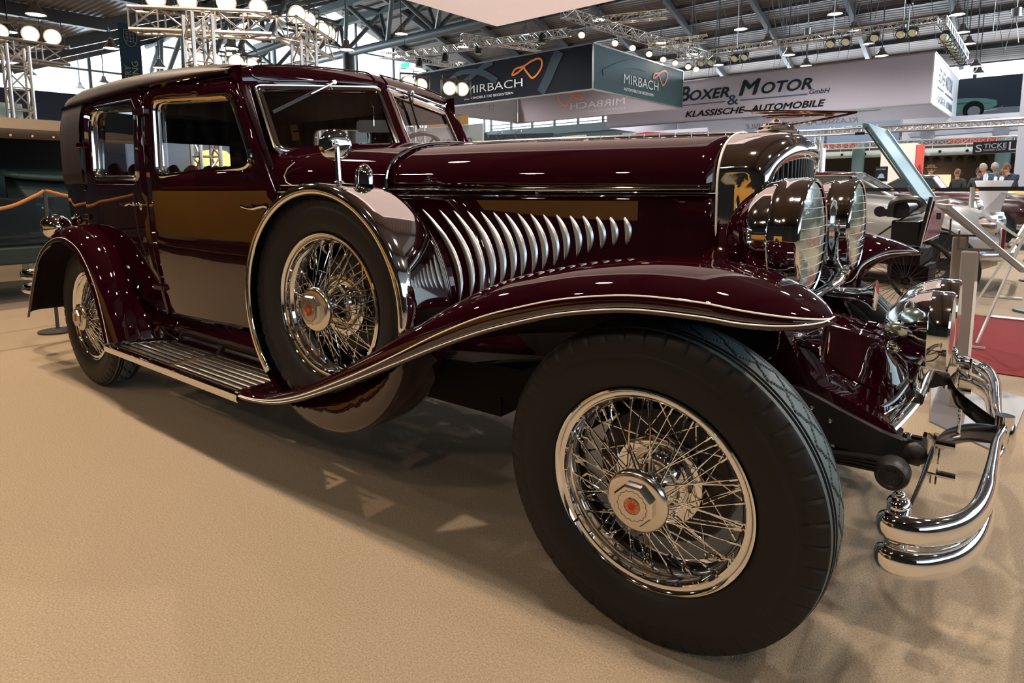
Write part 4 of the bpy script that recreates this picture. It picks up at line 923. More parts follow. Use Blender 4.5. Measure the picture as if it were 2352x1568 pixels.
# ---- printed fabric banner boxes hanging in the hall
def fit_text(name, body, p0, p1, h, m, parent, normal, shear=0, offset=0, mirror=False, ex=.004, label=None, bold=0):
    """lettering between p0 and p1 (baseline ends), cap height h, standing upright"""
    cu = bpy.data.curves.new('t', 'FONT'); cu.body = body; cu.size = 1; cu.shear = shear; cu.offset = offset; cu.resolution_u = 3; cu.extrude = .001
    t = bpy.data.objects.new('t', cu); col.objects.link(t); dg = bpy.context.evaluated_depsgraph_get()
    me = bpy.data.meshes.new_from_object(t.evaluated_get(dg)); bpy.data.objects.remove(t); bpy.data.curves.remove(cu)
    if bold:
        q = bmesh.new(); q.from_mesh(me)
        for dx, dy in ((bold,0),(-bold,0),(0,bold),(0,-bold*.6)): 
            g_ = bmesh.new(); g_.from_mesh(me); bmesh.ops.translate(g_, verts=g_.verts, vec=(dx,dy,abs(dx)*.002+dy*.001)); mm_ = bpy.data.meshes.new('x'); g_.to_mesh(mm_); q.from_mesh(mm_); g_.free(); bpy.data.meshes.remove(mm_)
        q.to_mesh(me); q.free()
    xs = [v.co.x for v in me.vertices]; ys = [v.co.y for v in me.vertices]; x0, x1 = min(xs), max(xs); capy = max(ys); y0 = 0
    p0, p1 = Vector(p0), Vector(p1); X = (p1-p0); b = base(parent); n = Vector(normal)
    for v in me.vertices:
        u = (v.co.x-x0)/(x1-x0); w = v.co.y/capy
        if mirror: u = 1-u
        v.co = V3(p0 + X*u + Vector((0,0,h*w)) + n*(ex*(1 if v.co.z > 0 else .1))) - b
    me.materials.clear(); me.materials.append(m); me.name = name
    o = bpy.data.objects.new(name, me); col.objects.link(o); o.parent = parent
    if label: o['label'] = label
    return o
def facem(name, pts, m, parent, th=.02, n=(0,0,1)):
    k = MB(); k.prism([Vector(p) for p in pts], Vector(n)*th); return k.build(name, m, parent, smooth=False)
def ribbon(name, pts, w, m, parent, n):
    n = Vector(n); P = smooth_path(pts, 5); k = MB(); rows = []
    for i, p in enumerate(P):
        t = (P[min(i+1, len(P)-1)]-P[max(i-1, 0)]).normalized(); s = t.cross(n).normalized()
        ww = w[0]+(w[1]-w[0])*i/(len(P)-1) if isinstance(w, tuple) else w
        rows.append([p-s*ww, p-s*ww+n*.006, p+s*ww+n*.006, p+s*ww])
    k.grid(rows); return k.build(name, m, parent, smooth=False)
MIRA = mat('banner_navy', (.010, .012, .018), .7, spec=.15); MIRB = mat('banner_teal', (.035, .085, .10), .55); SWO = mat('banner_swoosh', (.016, .032, .046), .55); SWO2 = mat('banner_swoosh_teal', (.03, .095, .13), .55)
LILAC = mat('banner_back', (.34, .30, .36), .8); LILAC2 = mat('banner_back_cool', (.50, .52, .62), .8); LTXT = mat('show_through', (.62, .60, .66), .8); BTXT = mat('show_through_dark', (.22, .23, .30), .8)
ORANGE = mat('orange_print', (.80, .22, .02), .5, emit=None); SALMON = mat('salmon_print', (.75, .25, .20), .5); WTXT = mat('white_print', (.85, .85, .85), .6)
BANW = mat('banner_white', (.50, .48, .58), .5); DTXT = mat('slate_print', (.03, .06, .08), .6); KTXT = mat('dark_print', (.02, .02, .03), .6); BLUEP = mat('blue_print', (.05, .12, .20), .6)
A = thing('banner_box', (-11,16,4.4), 'dark navy and teal hanging banner box with an orange loop logo', 'banner')
facem('front_panel', [(-19.7,16,4.4),(-11.02,16,4.4),(-11.02,16,5.87),(-19.7,16,5.87)], MIRA, A, .03, (0,1,0))
facem('side_panel', [(-11,16.02,4.4),(-11,22.7,4.4),(-11,22.7,5.87),(-11,16.02,5.87)], MIRB, A, .03, (-1,0,0))
facem('back_panel', [(-19.7,22.67,4.4),(-11.05,22.67,4.4),(-11.05,22.67,5.87),(-19.7,22.67,5.87)], LILAC, A, .03, (0,1,0))
facem('side_panel', [(-19.7,16.05,4.4),(-19.7,22.65,4.4),(-19.7,22.65,5.87),(-19.7,16.05,5.87)], LILAC2, A, .03, (-1,0,0))
m = MB()
for z in (4.4, 5.87):
    for a, b in (((-19.7,16,z),(-11,16,z)),((-11,16,z),(-11,22.7,z)),((-19.7,22.7,z),(-11,22.7,z)),((-19.7,16,z),(-19.7,22.7,z))): m.bar(a, b, .05)
for x, y in ((-19.7,16),(-11,16),(-11,22.7),(-19.7,22.7)): m.bar((x,y,4.4),(x,y,5.87), .04)
m.build('frame', ALU, A, smooth=False)
N1 = (0,-1,0); N2 = (1,0,0)
fit_text('lettering', 'MIRBACH', (-16.75,15.985,4.80), (-13.97,15.985,4.80), .285, WTXT, A, N1, offset=-.004)
fit_text('lettering', 'AUTOMOBILE DIE BEGEISTERN', (-16.88,15.985,4.575), (-14.41,15.985,4.575), .085, WTXT, A, N1)
LG = [(-13.91,5.43),(-13.67,5.16),(-13.51,5.04),(-13.28,5.16),(-13.11,5.38),(-13.11,5.59),(-13.28,5.67),(-13.59,5.61),(-13.91,5.49),(-14.29,5.44),(-14.45,5.25),(-14.21,5.29),(-13.96,5.42),(-13.85,5.47)]
ribbon('logo', [(x,15.985,z) for x, z in LG], .035, ORANGE, A, N1)
ribbon('swoosh', [(-17.95,15.99,5.25),(-17.5,15.99,5.52),(-17.05,15.99,5.63),(-16.4,15.99,5.60),(-15.8,15.99,5.45),(-15.2,15.99,5.1)], (.06,.13), SWO, A, N1)
ribbon('swoosh', [(-16.9,15.992,5.25),(-16.5,15.992,5.42),(-15.9,15.992,5.70),(-15.4,15.992,5.82)], (.1,.10), SWO, A, N1)
ribbon('swoosh', [(-13.15,15.99,4.5),(-12.85,15.99,4.95),(-12.6,15.99,5.4),(-12.35,15.99,5.80)], (.18,.20), SWO, A, N1)
fit_text('lettering', 'MIRBACH', (-10.985,17.98,4.83), (-10.985,20.57,4.84), .33, WTXT, A, N2, offset=-.004)
fit_text('lettering', 'AUTOMOBILE DIE BEGEISTERN', (-10.985,17.98,4.59), (-10.985,20.18,4.60), .10, WTXT, A, N2)
ribbon('logo', [(-10.985, 20.14+(x+14.45)/1.34*1.12, 5.10+(z-5.04)*.9) for x, z in LG], .035, SALMON, A, N2)
ribbon('swoosh', [(-10.985,16.6,5.0),(-10.985,17.6,5.35),(-10.985,18.6,5.58),(-10.985,19.6,5.6)], (.1,.18), SWO2, A, N2)
fit_text('show_through', 'MIRBACH', (-16.52,22.66,4.79), (-13.65,22.66,4.79), .28, LTXT, A, N1, mirror=True)
fit_text('show_through', 'AUTOMOBILE DIE BEGEISTERN', (-16.0,22.66,4.58), (-13.6,22.66,4.58), .085, LTXT, A, N1, mirror=True)
fit_text('show_through', 'MIRBACH', (-19.68,18.4,4.84), (-19.68,20.9,4.84), .26, LTXT, A, N2, mirror=False)
ribbon('show_through', [(-17.2-(x+13.1)*1, 22.66, z-.06) for x, z in LG], .035, SALMON, A, N1)
HALL = MODX[0]; MODX[0] = HALL @ Matrix.Translation((-2.496,23.780,3.940)) @ Matrix.Scale(1.14, 4) @ Matrix.Translation((2.1,-20.6,-3.6))   # this banner is the bigger one: drawn at scale, then set on its corner
B = thing('banner_box', (-2.1,20.6,3.6), 'long white hanging banner box with big slanted dark lettering', 'banner')
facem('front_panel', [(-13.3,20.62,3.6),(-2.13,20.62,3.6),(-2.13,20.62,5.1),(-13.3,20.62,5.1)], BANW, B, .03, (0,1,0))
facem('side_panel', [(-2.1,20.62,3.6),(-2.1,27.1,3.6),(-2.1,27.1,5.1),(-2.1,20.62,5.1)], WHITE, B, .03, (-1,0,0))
facem('back_panel', [(-13.3,27.08,3.6),(-2.15,27.08,3.6),(-2.15,27.08,5.1),(-13.3,27.08,5.1)], LILAC2, B, .03, (0,1,0))
facem('side_panel', [(-13.3,20.66,3.6),(-13.3,27.0,3.6),(-13.3,27.0,5.1),(-13.3,20.66,5.1)], LILAC2, B, .03, (-1,0,0))
m = MB()
for z in (3.6, 5.1):
    for a, b in (((-13.3,20.6,z),(-2.1,20.6,z)),((-2.1,20.6,z),(-2.1,27.1,z)),((-13.3,27.1,z),(-2.1,27.1,z))): m.bar(a, b, .04)
m.build('frame', ALU, B, smooth=False)
y = 20.605; bo = .012
def T(body, x0, x1, z, h, mm=DTXT, sh=.25, off=0): fit_text('lettering', body, (x0,y,z), (x1,y,z), h, mm, B, N1, shear=sh, bold=.032 if mm is not BLUEP else .008)
T('B', -10.12, -9.70, 4.38, .53); T('OXER', -9.72, -8.22, 4.38, .36); T('M', -7.88, -7.12, 4.38, .53, off=.0); T('OTOR', -7.10, -5.45, 4.38, .37)
T('GmbH', -5.53, -4.90, 4.21, .15, BLUEP); T('&', -8.28, -7.88, 4.10, .33, BLUEP, 0, .0)
T('KLASSISCHE', -9.87, -7.62, 3.78, .22, KTXT); T('AUTOMOBILE', -7.44, -5.02, 3.79, .22, KTXT)
for a, b in ((-10.1,-8.36),(-7.82,-5.58)): facem('rule', [(a,y,4.205),(b,y,4.205),(b,y,4.24),(a,y,4.24)], BLUEP, B, .004, (0,-1,0))
x = -2.085
def T2(body, y0, y1, z, h, mm=DTXT, sh=.1): fit_text('lettering', body, (x,y0,z), (x,y1,z), h, mm, B, N2, shear=sh, offset=.01)
T2('BOXER', 21.8, 23.3, 4.40, .42, DTXT); T2('MOTOR', 23.5, 25.2, 4.38, .44, DTXT); T2('KLASSISCHE', 21.8, 23.6, 3.80, .22, BLUEP); T2('AUTOMOBILE', 23.9, 25.6, 3.80, .22, BLUEP)
for a, b in ((21.6,23.1),(23.4,25.6)): facem('rule', [(x,a,4.20),(x,b,4.20),(x,b,4.24),(x,a,4.24)], BLUEP, B, .004, (1,0,0))
fit_text('show_through', 'KLASSISCHE  AUTOMOBILE', (-9.97,27.07,3.78), (-5.37,27.07,3.78), .21, BTXT, B, N1, mirror=True, shear=.2, offset=.01)
facem('show_through', [(-9.2,27.07,4.20),(-4.6,27.07,4.20),(-4.6,27.07,4.235),(-9.2,27.07,4.235)], BTXT, B, .004, (0,-1,0))
fit_text('show_through', 'GmbH', (-10.1,27.07,4.18), (-9.4,27.07,4.18), .14, BTXT, B, N1, mirror=True)
BIG = MODX[0]; MODX[0] = HALL
# ---- white fabric box over the stand; faint glow stands in for floor bounce
W = thing('ceiling_raft', (-7.4,5.0,4.2), 'large pinkish white fabric box hanging over the stand at the top of the picture', 'ceiling raft')
m = MB(); m.box((-7.45,1.2,4.2),(-1.2,7.2,4.9)); m.build('cloth_box', mat('bounce_glow_fabric', (.82,.66,.64), .8, emit=(1,.80,.76), emit_s=.28), W, smooth=False)
m = MB(); m.bar((-7.45,4.2,4.198),(-1.2,4.2,4.198), .012,.006); m.bar((-4.3,1.2,4.198),(-4.3,7.2,4.198), .012,.006); m.build('seam', LILAC, W, smooth=False)
# ---- trusses over the two banner boxes
MODX[0] = BIG
truss((-10.2,20.6,5.98), (-2.1,20.6,5.98), .22, 'long aluminium truss above the white banner box')
truss((-2.0,20.6,5.98), (-2.0,27.4,5.98), .22, 'aluminium truss above the short side of the white banner box')
MODX[0] = HALL
truss((-20.9,15.9,6.72), (-11.9,15.9,6.34), .24, 'aluminium truss above the dark navy banner')
truss((-16.2,15.2,6.70), (-14.9,18.2,6.60), .24, 'short cross truss above the dark navy banner')
truss((-20.9,15.2,6.70), (-19.6,18.8,6.60), .24, 'short cross truss at the far end of the dark navy banner')
truss((-11.9,15.6,6.9), (-10.2,23.5,6.4), .30, 'aluminium truss above the teal side of the banner box')
truss((-11.6,16.8,6.8), (-9.2,17.6,6.8), .24, 'short truss stub left of the teal banner side, upper one')
truss((-10.9,19.6,6.4), (-8.9,20.1,6.4), .24, 'short truss stub right of the teal banner side, lower one')
FC = 'small silver floodlight clamped to the trusses above the banner boxes'
MODX[0] = BIG
for px in [(-9.3,20.5,5.65),(-8.9,20.5,5.62),(-8.05,20.5,5.65),(-7.7,20.5,5.65),(-4.95,20.5,5.7),(-4.5,20.5,5.7),(-3.0,20.5,5.7),(-2.7,20.5,5.7),(-3.7,20.5,5.7),(-2.0,21.5,5.65),(-2.0,22.1,5.65),(-2.0,22.9,5.65),(-2.0,23.5,5.65),(-2.0,24.2,5.65),(-2.0,24.9,5.65),(-2.0,25.6,5.65),(-2.0,26.4,5.65)]:
    par(px, (px[0]-.4, px[1]-2.5, px[2]-2.5), FC, .13, .26, 'floodlights above the banner boxes', core=False, barn=True, hang=.25)
MODX[0] = HALL
for px in [(-11.9+1.7*(p_[1]-15.6)/7.9, p_[1], p_[2]) for p_ in [(-11.9,16.4,6.3),(-11.5,18.0,6.25),(-11.2,18.9,6.2),(-11.0,19.8,6.1),(-10.9,20.6,6.0),(-10.7,21.3,5.95),(-10.5,22.1,5.9),(-10.4,22.6,5.85)]]:
    par(px, (px[0]+1.2, px[1]-2.5, px[2]-2), 'lit floodlight in the row above the teal side of the banner box', .11, .24, 'lit floodlights over the teal banner side', core=True, barn=False, hang=6.9-.5*(px[1]-15.6)/7.9-px[2])
for px in [(-16.0,15.85,6.17),(-17.8,15.85,6.12),(-13.0,15.85,6.12),(-19.3,15.85,6.12)]:
    par(px, (px[0]+.1, px[1]-.3, px[2]-3), 'black downlight can hanging from the truss over the dark navy banner', .14, .34, 'black downlights over the dark banner', core=False, barn=False, hang=.56)
# ---- trusses and warm spots of the stand behind the limousine
truss((-7.95,1.05,3.22), (-6.90,2.30,3.22), .26, 'nearer aluminium truss with bright spotlights above the limousine roof', r=.025)
truss((-6.85,2.45,3.22), (-7.65,3.55,3.22), .26, 'aluminium truss turning away to the right above the limousine roof', r=.025)
truss((-6.60,1.22,0), (-6.60,1.22,3.08), .22, 'upright truss leg behind the limousine roof, left one', up=(1,0,0))
truss((-6.90,2.72,0), (-6.90,2.72,3.08), .22, 'upright truss leg behind the limousine roof, right one', up=(1,0,0))
truss((-11.0,-.2,3.22), (-11.1,1.2,3.22), .26, 'aluminium truss at the left edge of the picture with spotlights', r=.025)
truss((-10.05,.33,0), (-10.05,.33,3.1), .24, 'upright truss leg at the left edge of the picture', up=(1,0,0))
truss((-8.0,5.6,0), (-8.0,5.6,2.9), .22, 'upright truss leg behind the far roof corner of the limousine', up=(1,0,0))
camp = (.65,-2.14,1.0)
SL = [((-7.72, 1.24, 3.47),(0.65, -2.14, 1.0),'leftmost of the spotlights along the nearer truss',True),
((-7.53, 1.53, 3.47),(0.65, -2.14, 1.0),'second spotlight from the left along the nearer truss',True),
((-7.22, 1.87, 3.47),(0.65, -2.14, 1.0),'third spotlight from the left along the nearer truss',True),
((-7.16, 2.25, 3.47),(0.65, -2.14, 1.0),'rightmost spotlight on the nearer truss, in a square frame',True),
((-7.06, 2.74, 3.47),(3.2, -0.6, 0.8),'first spotlight on the truss turning away, closest to the square one',True),
((-7.22, 3.0, 3.47),(3.2, -0.6, 0.8),'second spotlight on the truss turning away',True),
((-7.48, 3.4, 3.45),(3, 2.0, 1),'third spotlight on the truss turning away, seen half side-on',True),
((-7.58, 3.59, 3.45),(4, 5, 1),'last spotlight on the truss turning away, seen edge-on',True),
((-11.16, 0.41, 3.47),(0.65, -2.14, 1.0),'spotlight cut by the left edge of the picture',True),
((-10.98, 0.74, 3.47),(0.65, -2.14, 1.0),'middle spotlight of the left edge truss',True),
((-10.96, 1.01, 3.47),(0.65, -2.14, 1.0),'right spotlight of the left edge truss',True),
((-8.66, 2.13, 3.0),(0.65, -2.14, 1.0),'low spotlight behind the left truss leg, above the roof',True),
((-8.58, 2.32, 3.0),(3.2, -0.6, 0.8),'low spotlight between the truss legs, above the roof',True),
((-8.41, 2.56, 3.0),(3.2, -0.6, 0.8),'low spotlight right of the truss legs, above the roof',True),
((-8.38, 2.76, 2.97),(3.2, -0.6, 0.8),'low unlit spotlight touching the roof line',False),
((-7.44, 4.97, 2.9),(3.2, -0.6, 0.8),'dim spotlight above the far roof corner, leftmost of four',False),
((-7.49, 5.29, 2.9),(3.2, -0.6, 0.8),'spotlight above the far roof corner, second of four',True),
((-7.13, 5.61, 2.85),(0.65, -2.14, 1.0),'spotlight in front of the dark banner, left of a pair',True),
((-7.04, 5.82, 2.85),(0.65, -2.14, 1.0),'spotlight in front of the dark banner, right of a pair',True),
]
for loc, aim, lab, core in SL: par(loc, aim, lab, .105, .28)
# ---- dark blue hanging flag
G = thing('hanging_flag', (-16,3.9,4.0), 'dark blue hanging flag with a gold crest and upright gold lettering', 'flag')
facem('cloth', [(-16,3.66,2.6),(-16,4.12,2.6),(-16,4.12,5.02),(-16,3.66,5.02)], mat('flag_navy', (.008,.03,.06), .7), G, .01, (-1,0,0))
GOLD = mat('gold_print', (.42,.36,.14), .5)
for body, yb, z0, z1 in (('GALLERY', 3.84, 3.30, 4.18), ('AALDERING', 4.00, 3.05, 4.33)):
    cuo = text('lettering', body, frameM((-15.985, yb+.02, z0), (0,0,1), (0,-1,0)), .20, GOLD, G, .002, align='LEFT', sx=(z1-z0)/(len(body)*.135))
m = MB(); cr = [(3.76,4.88),(4.03,4.88),(4.03,4.66),(3.98,4.55),(3.895,4.50),(3.81,4.55),(3.76,4.66)]; m.tube([(-15.985,a,b) for a, b in cr], .008, 5, closed=True)
for zz in (4.62,4.7,4.78): m.tube([(-15.985,3.80,zz),(-15.985,3.99,zz)], .005, 4)
for yy in (3.83,3.895,3.96): m.tube([(-15.985,yy,4.60),(-15.985,yy,4.82)], .005, 4)
m.tube([(-15.985,3.80,4.82),(-15.985,3.895,4.86),(-15.985,3.99,4.82)], .005, 4); m.build('crest', GOLD, G)
# ---- stand wall, and the partition on the left
P = thing('partition_wall', (-14,-2,0), 'tall dark navy stand partition behind the green tourer', 'partition')
facem('panels', [(-14,-4,0),(-14,6.5,0),(-14,6.5,3.04),(-14,-4,3.04)], NAVY, P, .08, (-1,0,0))
P = thing('white_board', (-12,.2,1.8), 'pale blank board fixed high in front of the navy partition', 'board')
facem('sheet', [(-12,-.4,1.2),(-12,.79,1.2),(-12,.79,2.55),(-12,-.4,2.55)], mat('pale_board', (.38,.48,.47), .6), P, .03, (-1,0,0))
C_ = thing('black_curtain', (-9,-8.5,0), 'black pleated curtain hung behind the camera side of the stand', 'curtain')
m = MB(); m.grid([[(x, -8.5+.10*sin(x*9), z) for x in [-16+.09*i for i in range(270)]] for z in (0,4.2)]); m.build('pleats', BLACK, C_)
# green tourer with canvas top at the left edge
GT = thing('vintage_tourer', (-7.6,-1.0,0), 'dark green open vintage tourer with a tan canvas hood behind the limousine tail', 'car')
DG = mat('dark_green_paint', (.003,.010,.013), .25, 0, 1, .03); GL = mat('green_leather', (.022,.045,.040), .5); TAN = mat('tan_canvas', (.12,.09,.065), .85)
m = MB(); m.grid([[(-7.35,y0,z) for y0 in (-3,-1,.15,.5)] for z in (.62,.75,1.10)]+[]); m.grid([[(x,y0,1.10) for y0 in (-3,.5)] for x in (-7.35,-8.9)]); m.build('body_side', DG, GT)
m = MB(); m.box((-8.6,-3,.42),(-7.25,.55,.60)); bevel(m.build('running_board', mat('sage_paint', (.012,.024,.020), .4), GT, smooth=False), .02)
m = MB(); m.box((-8.9,-3,.60),(-7.4,.6,.64)); m.build('chassis', FRAMEB, GT, smooth=False)
m = MB(); m.grid([[(-7.5-.05*k, -.52+.03*k, 1.36-.0*k), (-7.5-.05*k,-.30,1.32),(-7.5-.05*k,.0,1.30),(-7.5-.05*k,.4,1.30)] for k in range(5)]+[[(-7.45,-.44,.95),(-7.45,-.2,.92),(-7.45,.0,.9),(-7.45,.4,.9)]]); q = m.build('seat', GL, GT); solid(q, .06)
m = MB(); m.box((-8.6,-3,1.0),(-8.4,.5,1.42)); bevel(m.build('rear_bench', GL, GT, smooth=False), .06, 3)
m = MB(); R_ = []
for y0 in (-3,-1.6,-.9,-.5,-.1,.3,.7): R_.append([(-7.25,y0,1.69+.0*y0),(-7.22,y0,1.78),(-7.35,y0,1.86-.05*abs(sin(y0*3))),(-8.0,y0,1.95),(-8.9,y0,1.85)])
m.grid(R_); q = m.build('canvas_hood', TAN, GT); solid(q, .02)
for y0 in (-.58,-.42,-.24,-.06): m = MB(); m.lathe([(.016,0),(.010,-.006),(0,-.006)], (-7.215,y0,1.72), 'x', 12); m.build('hood_fastener', BRASS, GT)
m = MB(); m.box((-8.95,-3,.65),(-8.9,.6,1.8)); m.build('hood_lining', BLACK, GT, smooth=False)
for y0 in (-2.6,.9):
    k = MB(); k.tube([(-7.5,y0+.40*cos(t),.40+.40*sin(t)) for t in [2*pi*i/28 for i in range(28)]], .06, 8, closed=True); k.lathe([(0,0),(.12,0),(.12,.1)], (-7.5,y0,.4), 'x', 16); k.build('wheel', RUBBER, GT)
RP = thing('rope_barrier', (-5.9,-.75,0), 'orange rope barrier sagging in front of the green tourer', 'barrier')
m = MB(); m.tube(smooth_path([(-5.5,-1.9,1.12),(-5.5,-1.3,1.03),(-5.5,-.9,1.03),(-5.5,-.68,1.12),(-5.5,-.60,1.17)], 5), .014, 8); m.tube(smooth_path([(-5.5,-.60,1.17),(-5.5,-.35,1.10),(-5.5,.1,1.05),(-5.5,.6,1.17)], 5), .014, 8); m.build('rope', mat('orange_rope', (.45,.16,.05), .8), RP)
m = MB(); m.tube([(-5.5,-.60,0),(-5.5,-.60,1.18)], .014, 8); m.lathe([(.14,0),(.14,.015),(.02,.03)], (-5.5,-.60,0), 'z', 20); m.build('post', DSTEEL, RP)
m = MB(); m.tube([(-5.5,-1.9,0),(-5.5,-1.9,1.13)], .014, 8); m.lathe([(.14,0),(.14,.015),(.02,.03)], (-5.5,-1.9,0), 'z', 20); m.build('post', DSTEEL, RP)
BW = thing('blue_display_wall', (-9,2.4,0), 'pale blue lit display panel glimpsed through the limousine rear window', 'panel')
facem('panel', [(-9.2,1.3,0),(-9.2,3.4,0),(-9.2,3.4,2.0),(-9.2,1.3,2.0)], mat('blue_panel', (.16,.26,.42), .6), BW, .05, (-1,0,0))
AS = thing('amber_lampshade', (-8.9,2.35,0), 'amber lampshade on a thin foot glimpsed through the limousine rear window', 'lamp')
m = MB(); m.lathe([(.30,1.52),(.27,1.62),(.16,1.74),(.05,1.76),(0,1.76)], (-8.8,2.35,0), 'z', 24); m.build('shade', mat('amber_shade', (.8,.5,.2), .6, emit=(1,.58,.22), emit_s=.8), AS)
m = MB(); m.tube([(-8.8,2.35,0),(-8.8,2.35,1.6)], .02, 8); m.lathe([(.16,0),(.14,.02),(.02,.03)], (-8.8,2.35,0), 'z', 20); m.build('foot', DSTEEL, AS)
# ochre saloon with dark wings parked on the camera side: seen mirrored in the limousine's doors
YC = thing('ochre_saloon', (-6,-4.3,0), 'ochre and maroon vintage saloon parked opposite, seen only as a reflection', 'car')
OC = mat('ochre_paint', (.42,.22,.04), .3, 0, .6, .03)
m = MB(); m.grid([[(x, -3.55-.04*abs(z-.8), z) for z in (.45,.7,1.0,1.15)] for x in (-8.2,-6,-3,-.4)]); m.grid([[(x,-3.6,1.15),(x,-5.0,1.15)] for x in (-8.2,-3,-.4)]); m.build('body', OC, YC)
m = MB(); m.box((-7.2,-4.9,1.15),(-4.2,-3.65,1.7)); bevel(m.build('cabin', BLACKP, YC, smooth=False), .12, 3)
for x in (-8.4, -1.2):
    k = MB(); k.grid([[(x+r*cos(a), yy, .42+r*sin(a)) for yy, r in ((-3.30,.50),(-3.36,.56),(-3.6,.58),(-3.7,.5))] for a in [radians(t) for t in range(-10,200,10)]]); k.build('wing', PAINT, YC)
    k = MB(); k.tube([(x+.33*cos(t),-3.42,.42+.33*sin(t)) for t in [2*pi*i/30 for i in range(30)]], .09, 8, closed=True); k.lathe([(0,.0),(.25,.02)], (x,-3.40,.42), 'y', 24); k.build('wheel', RUBBER, YC)
m = MB(); m.box((-7.9,-3.6,.30),(-1.7,-3.30,.34)); m.build('running_board', BLACKP, YC, smooth=False)
# ---- the far side of the hall, seen between banners and bonnet
BL = mat('banner_bluegrey', (.13,.19,.28), .6); BG2 = mat('banner_grey', (.34,.38,.46), .6); TEALP = mat('teal_print', (.16,.38,.36), .45); TEALD = mat('teal_print_dark', (.05,.15,.15), .5)
LIP = mat('white_beam', (.50,.58,.58), .5); WARMW = mat('warm_wall', (.16,.13,.11), .8); CONC = mat('parapet', (.30,.36,.36), .7)
m = MB(); m.box((-39,40.6,5.6),(16,41.1,6.2)); S(m.build('trim_1', CONC, smooth=False))
g = thing('gallery_balcony', (-8,31,2.4), 'long white balcony edge with round black holes above the dark recess', 'balcony')
m = MB(); m.box((-20,30.6,2.50),(8,31.0,2.80)); m.build('edge_beam', LIP, g, smooth=False)
m = MB(); m.box((-20,31,2.82),(8,41,2.95)); m.build('slab', DSTEEL, g, smooth=False)
for i in range(14):
    k = MB(); k.lathe([(.06,0),(0,-.002)], (-10.5+i*.95,30.58,2.65), 'y', 10); k.build('hole', BLACK, g)
m = MB(); m.box((-20,36.6,0),(8,36.8,2.82)); m.build('recess_wall', WARMW, g, smooth=False)
for i in range(9):
    k = MB(); k.lathe([(.17,0),(.12,-.03),(0,-.03)], (-5.6+i*.48,36.58,2.5), 'y', 12); k.build('vent', DSTEEL, g)
for x in (-.75, -6.0, -13):
    m = MB(); m.tube([(x,30.5,0),(x,30.5,3.9)], .26, 14); m.build('pillar', mat('pillar_teal', (.18,.30,.30), .5), g)
m = MB(); m.tube([(-20,30.7,3.35),(8,30.7,3.35)], .03, 6); [m.tube([(x,30.7,2.8),(x,30.7,3.35)], .02, 5) for x in [-20+1.2*i for i in range(24)]]; m.build('railing', ALU, g)
m = MB(); m.box((-4.2,35.8,1.15),(-3.0,36.4,1.75)); sh = m.build('display_shelf', mat('lit_shelf', (.6,.45,.3), .6, emit=(1,.72,.45), emit_s=.7), g, smooth=False)
truss((-14,27,2.84), (4,27,2.84), .22, 'long aluminium truss running over the reddish stands')
truss((-6.5,15,2.50), (3,15,2.50), .13, 'thin aluminium truss crossing in front of the grey car banner')
truss((-3.7,15,0), (-3.7,15,2.4), .12, 'thin upright truss right of the radiator')
for x, c_ in ((-12.0,(.30,.05,.05)),(-9.2,(.05,.14,.14)),(-6.9,(.32,.05,.04)),(-4.6,(.06,.2,.2)),(-2.3,(.34,.04,.04))):
    fb = thing('fascia_board', (x,27.2,2.9), {(-12.0):'red fascia board far behind, under the white banner', (-9.2):'dark teal fascia board right of the far red one', (-6.9):'red fascia board beside the radiator top, far behind', (-4.6):'teal fascia board behind the booth', (-2.3):'red fascia board left of the black lettered sign'}[x], 'sign')
    facem('sheet', [(x,27.2,2.80),(x+1.5,27.2,2.80),(x+1.5,27.2,2.97),(x,27.2,2.97)], mat('fascia', c_, .6), fb, .05, (0,1,0))
# big printed car banner high on the right
cb = thing('car_banner', (-4,34,4.3), 'dark navy wide banner high on the right with a teal sports car print', 'banner')
facem('sheet', [(-12,34,4.30),(1.5,34,4.30),(1.5,34,6.05),(-12,34,6.05)], mat('banner_dusk', (.030,.045,.075), .6), cb, .03, (0,1,0))
facem('ground_print', [(-12,33.98,4.30),(1.5,33.98,4.30),(1.5,33.98,4.66),(-12,33.98,4.66)], mat('banner_haze', (.30,.34,.42), .6), cb, .01, (0,-1,0))
def flat(name, pts, mm, parent, y, d=.006): return facem(name, [(a,y,b) for a, b in pts], mm, parent, d, (0,-1,0))
flat('car_print', [(-5.5,4.45),(-5.5,5.05),(-4.6,5.13),(-3.4,5.18),(-2.4,5.17),(-1.7,5.10),(-1.30,4.98),(-1.26,4.78),(-1.45,4.66),(-1.62,4.62),(-2.75,4.50),(-2.9,4.42)], TEALP, cb, 33.96)
flat('crease_print', [(-5.5,4.88),(-2.4,4.98),(-1.4,4.86),(-2.4,4.92),(-5.5,4.80)], TEALD, cb, 33.95)
k = MB(); k.lathe([(.40,0),(0,-.006)], (-2.12,33.94,4.62), 'y', 24); k.build('wheel_arch_print', BLACK, cb)
k = MB(); k.lathe([(.24,0),(.16,-.004),(.15,-.002),(.11,-.005),(.1,-.003),(0,-.006)], (-2.10,33.93,4.55), 'y', 24); k.build('wheel_print', BG2, cb)
flat('bumper_print', [(-1.75,4.56),(-1.2,4.62),(-1.05,4.74),(-1.12,4.60),(-1.25,4.55),(-1.75,4.52)], CHROME2, cb, 33.95)
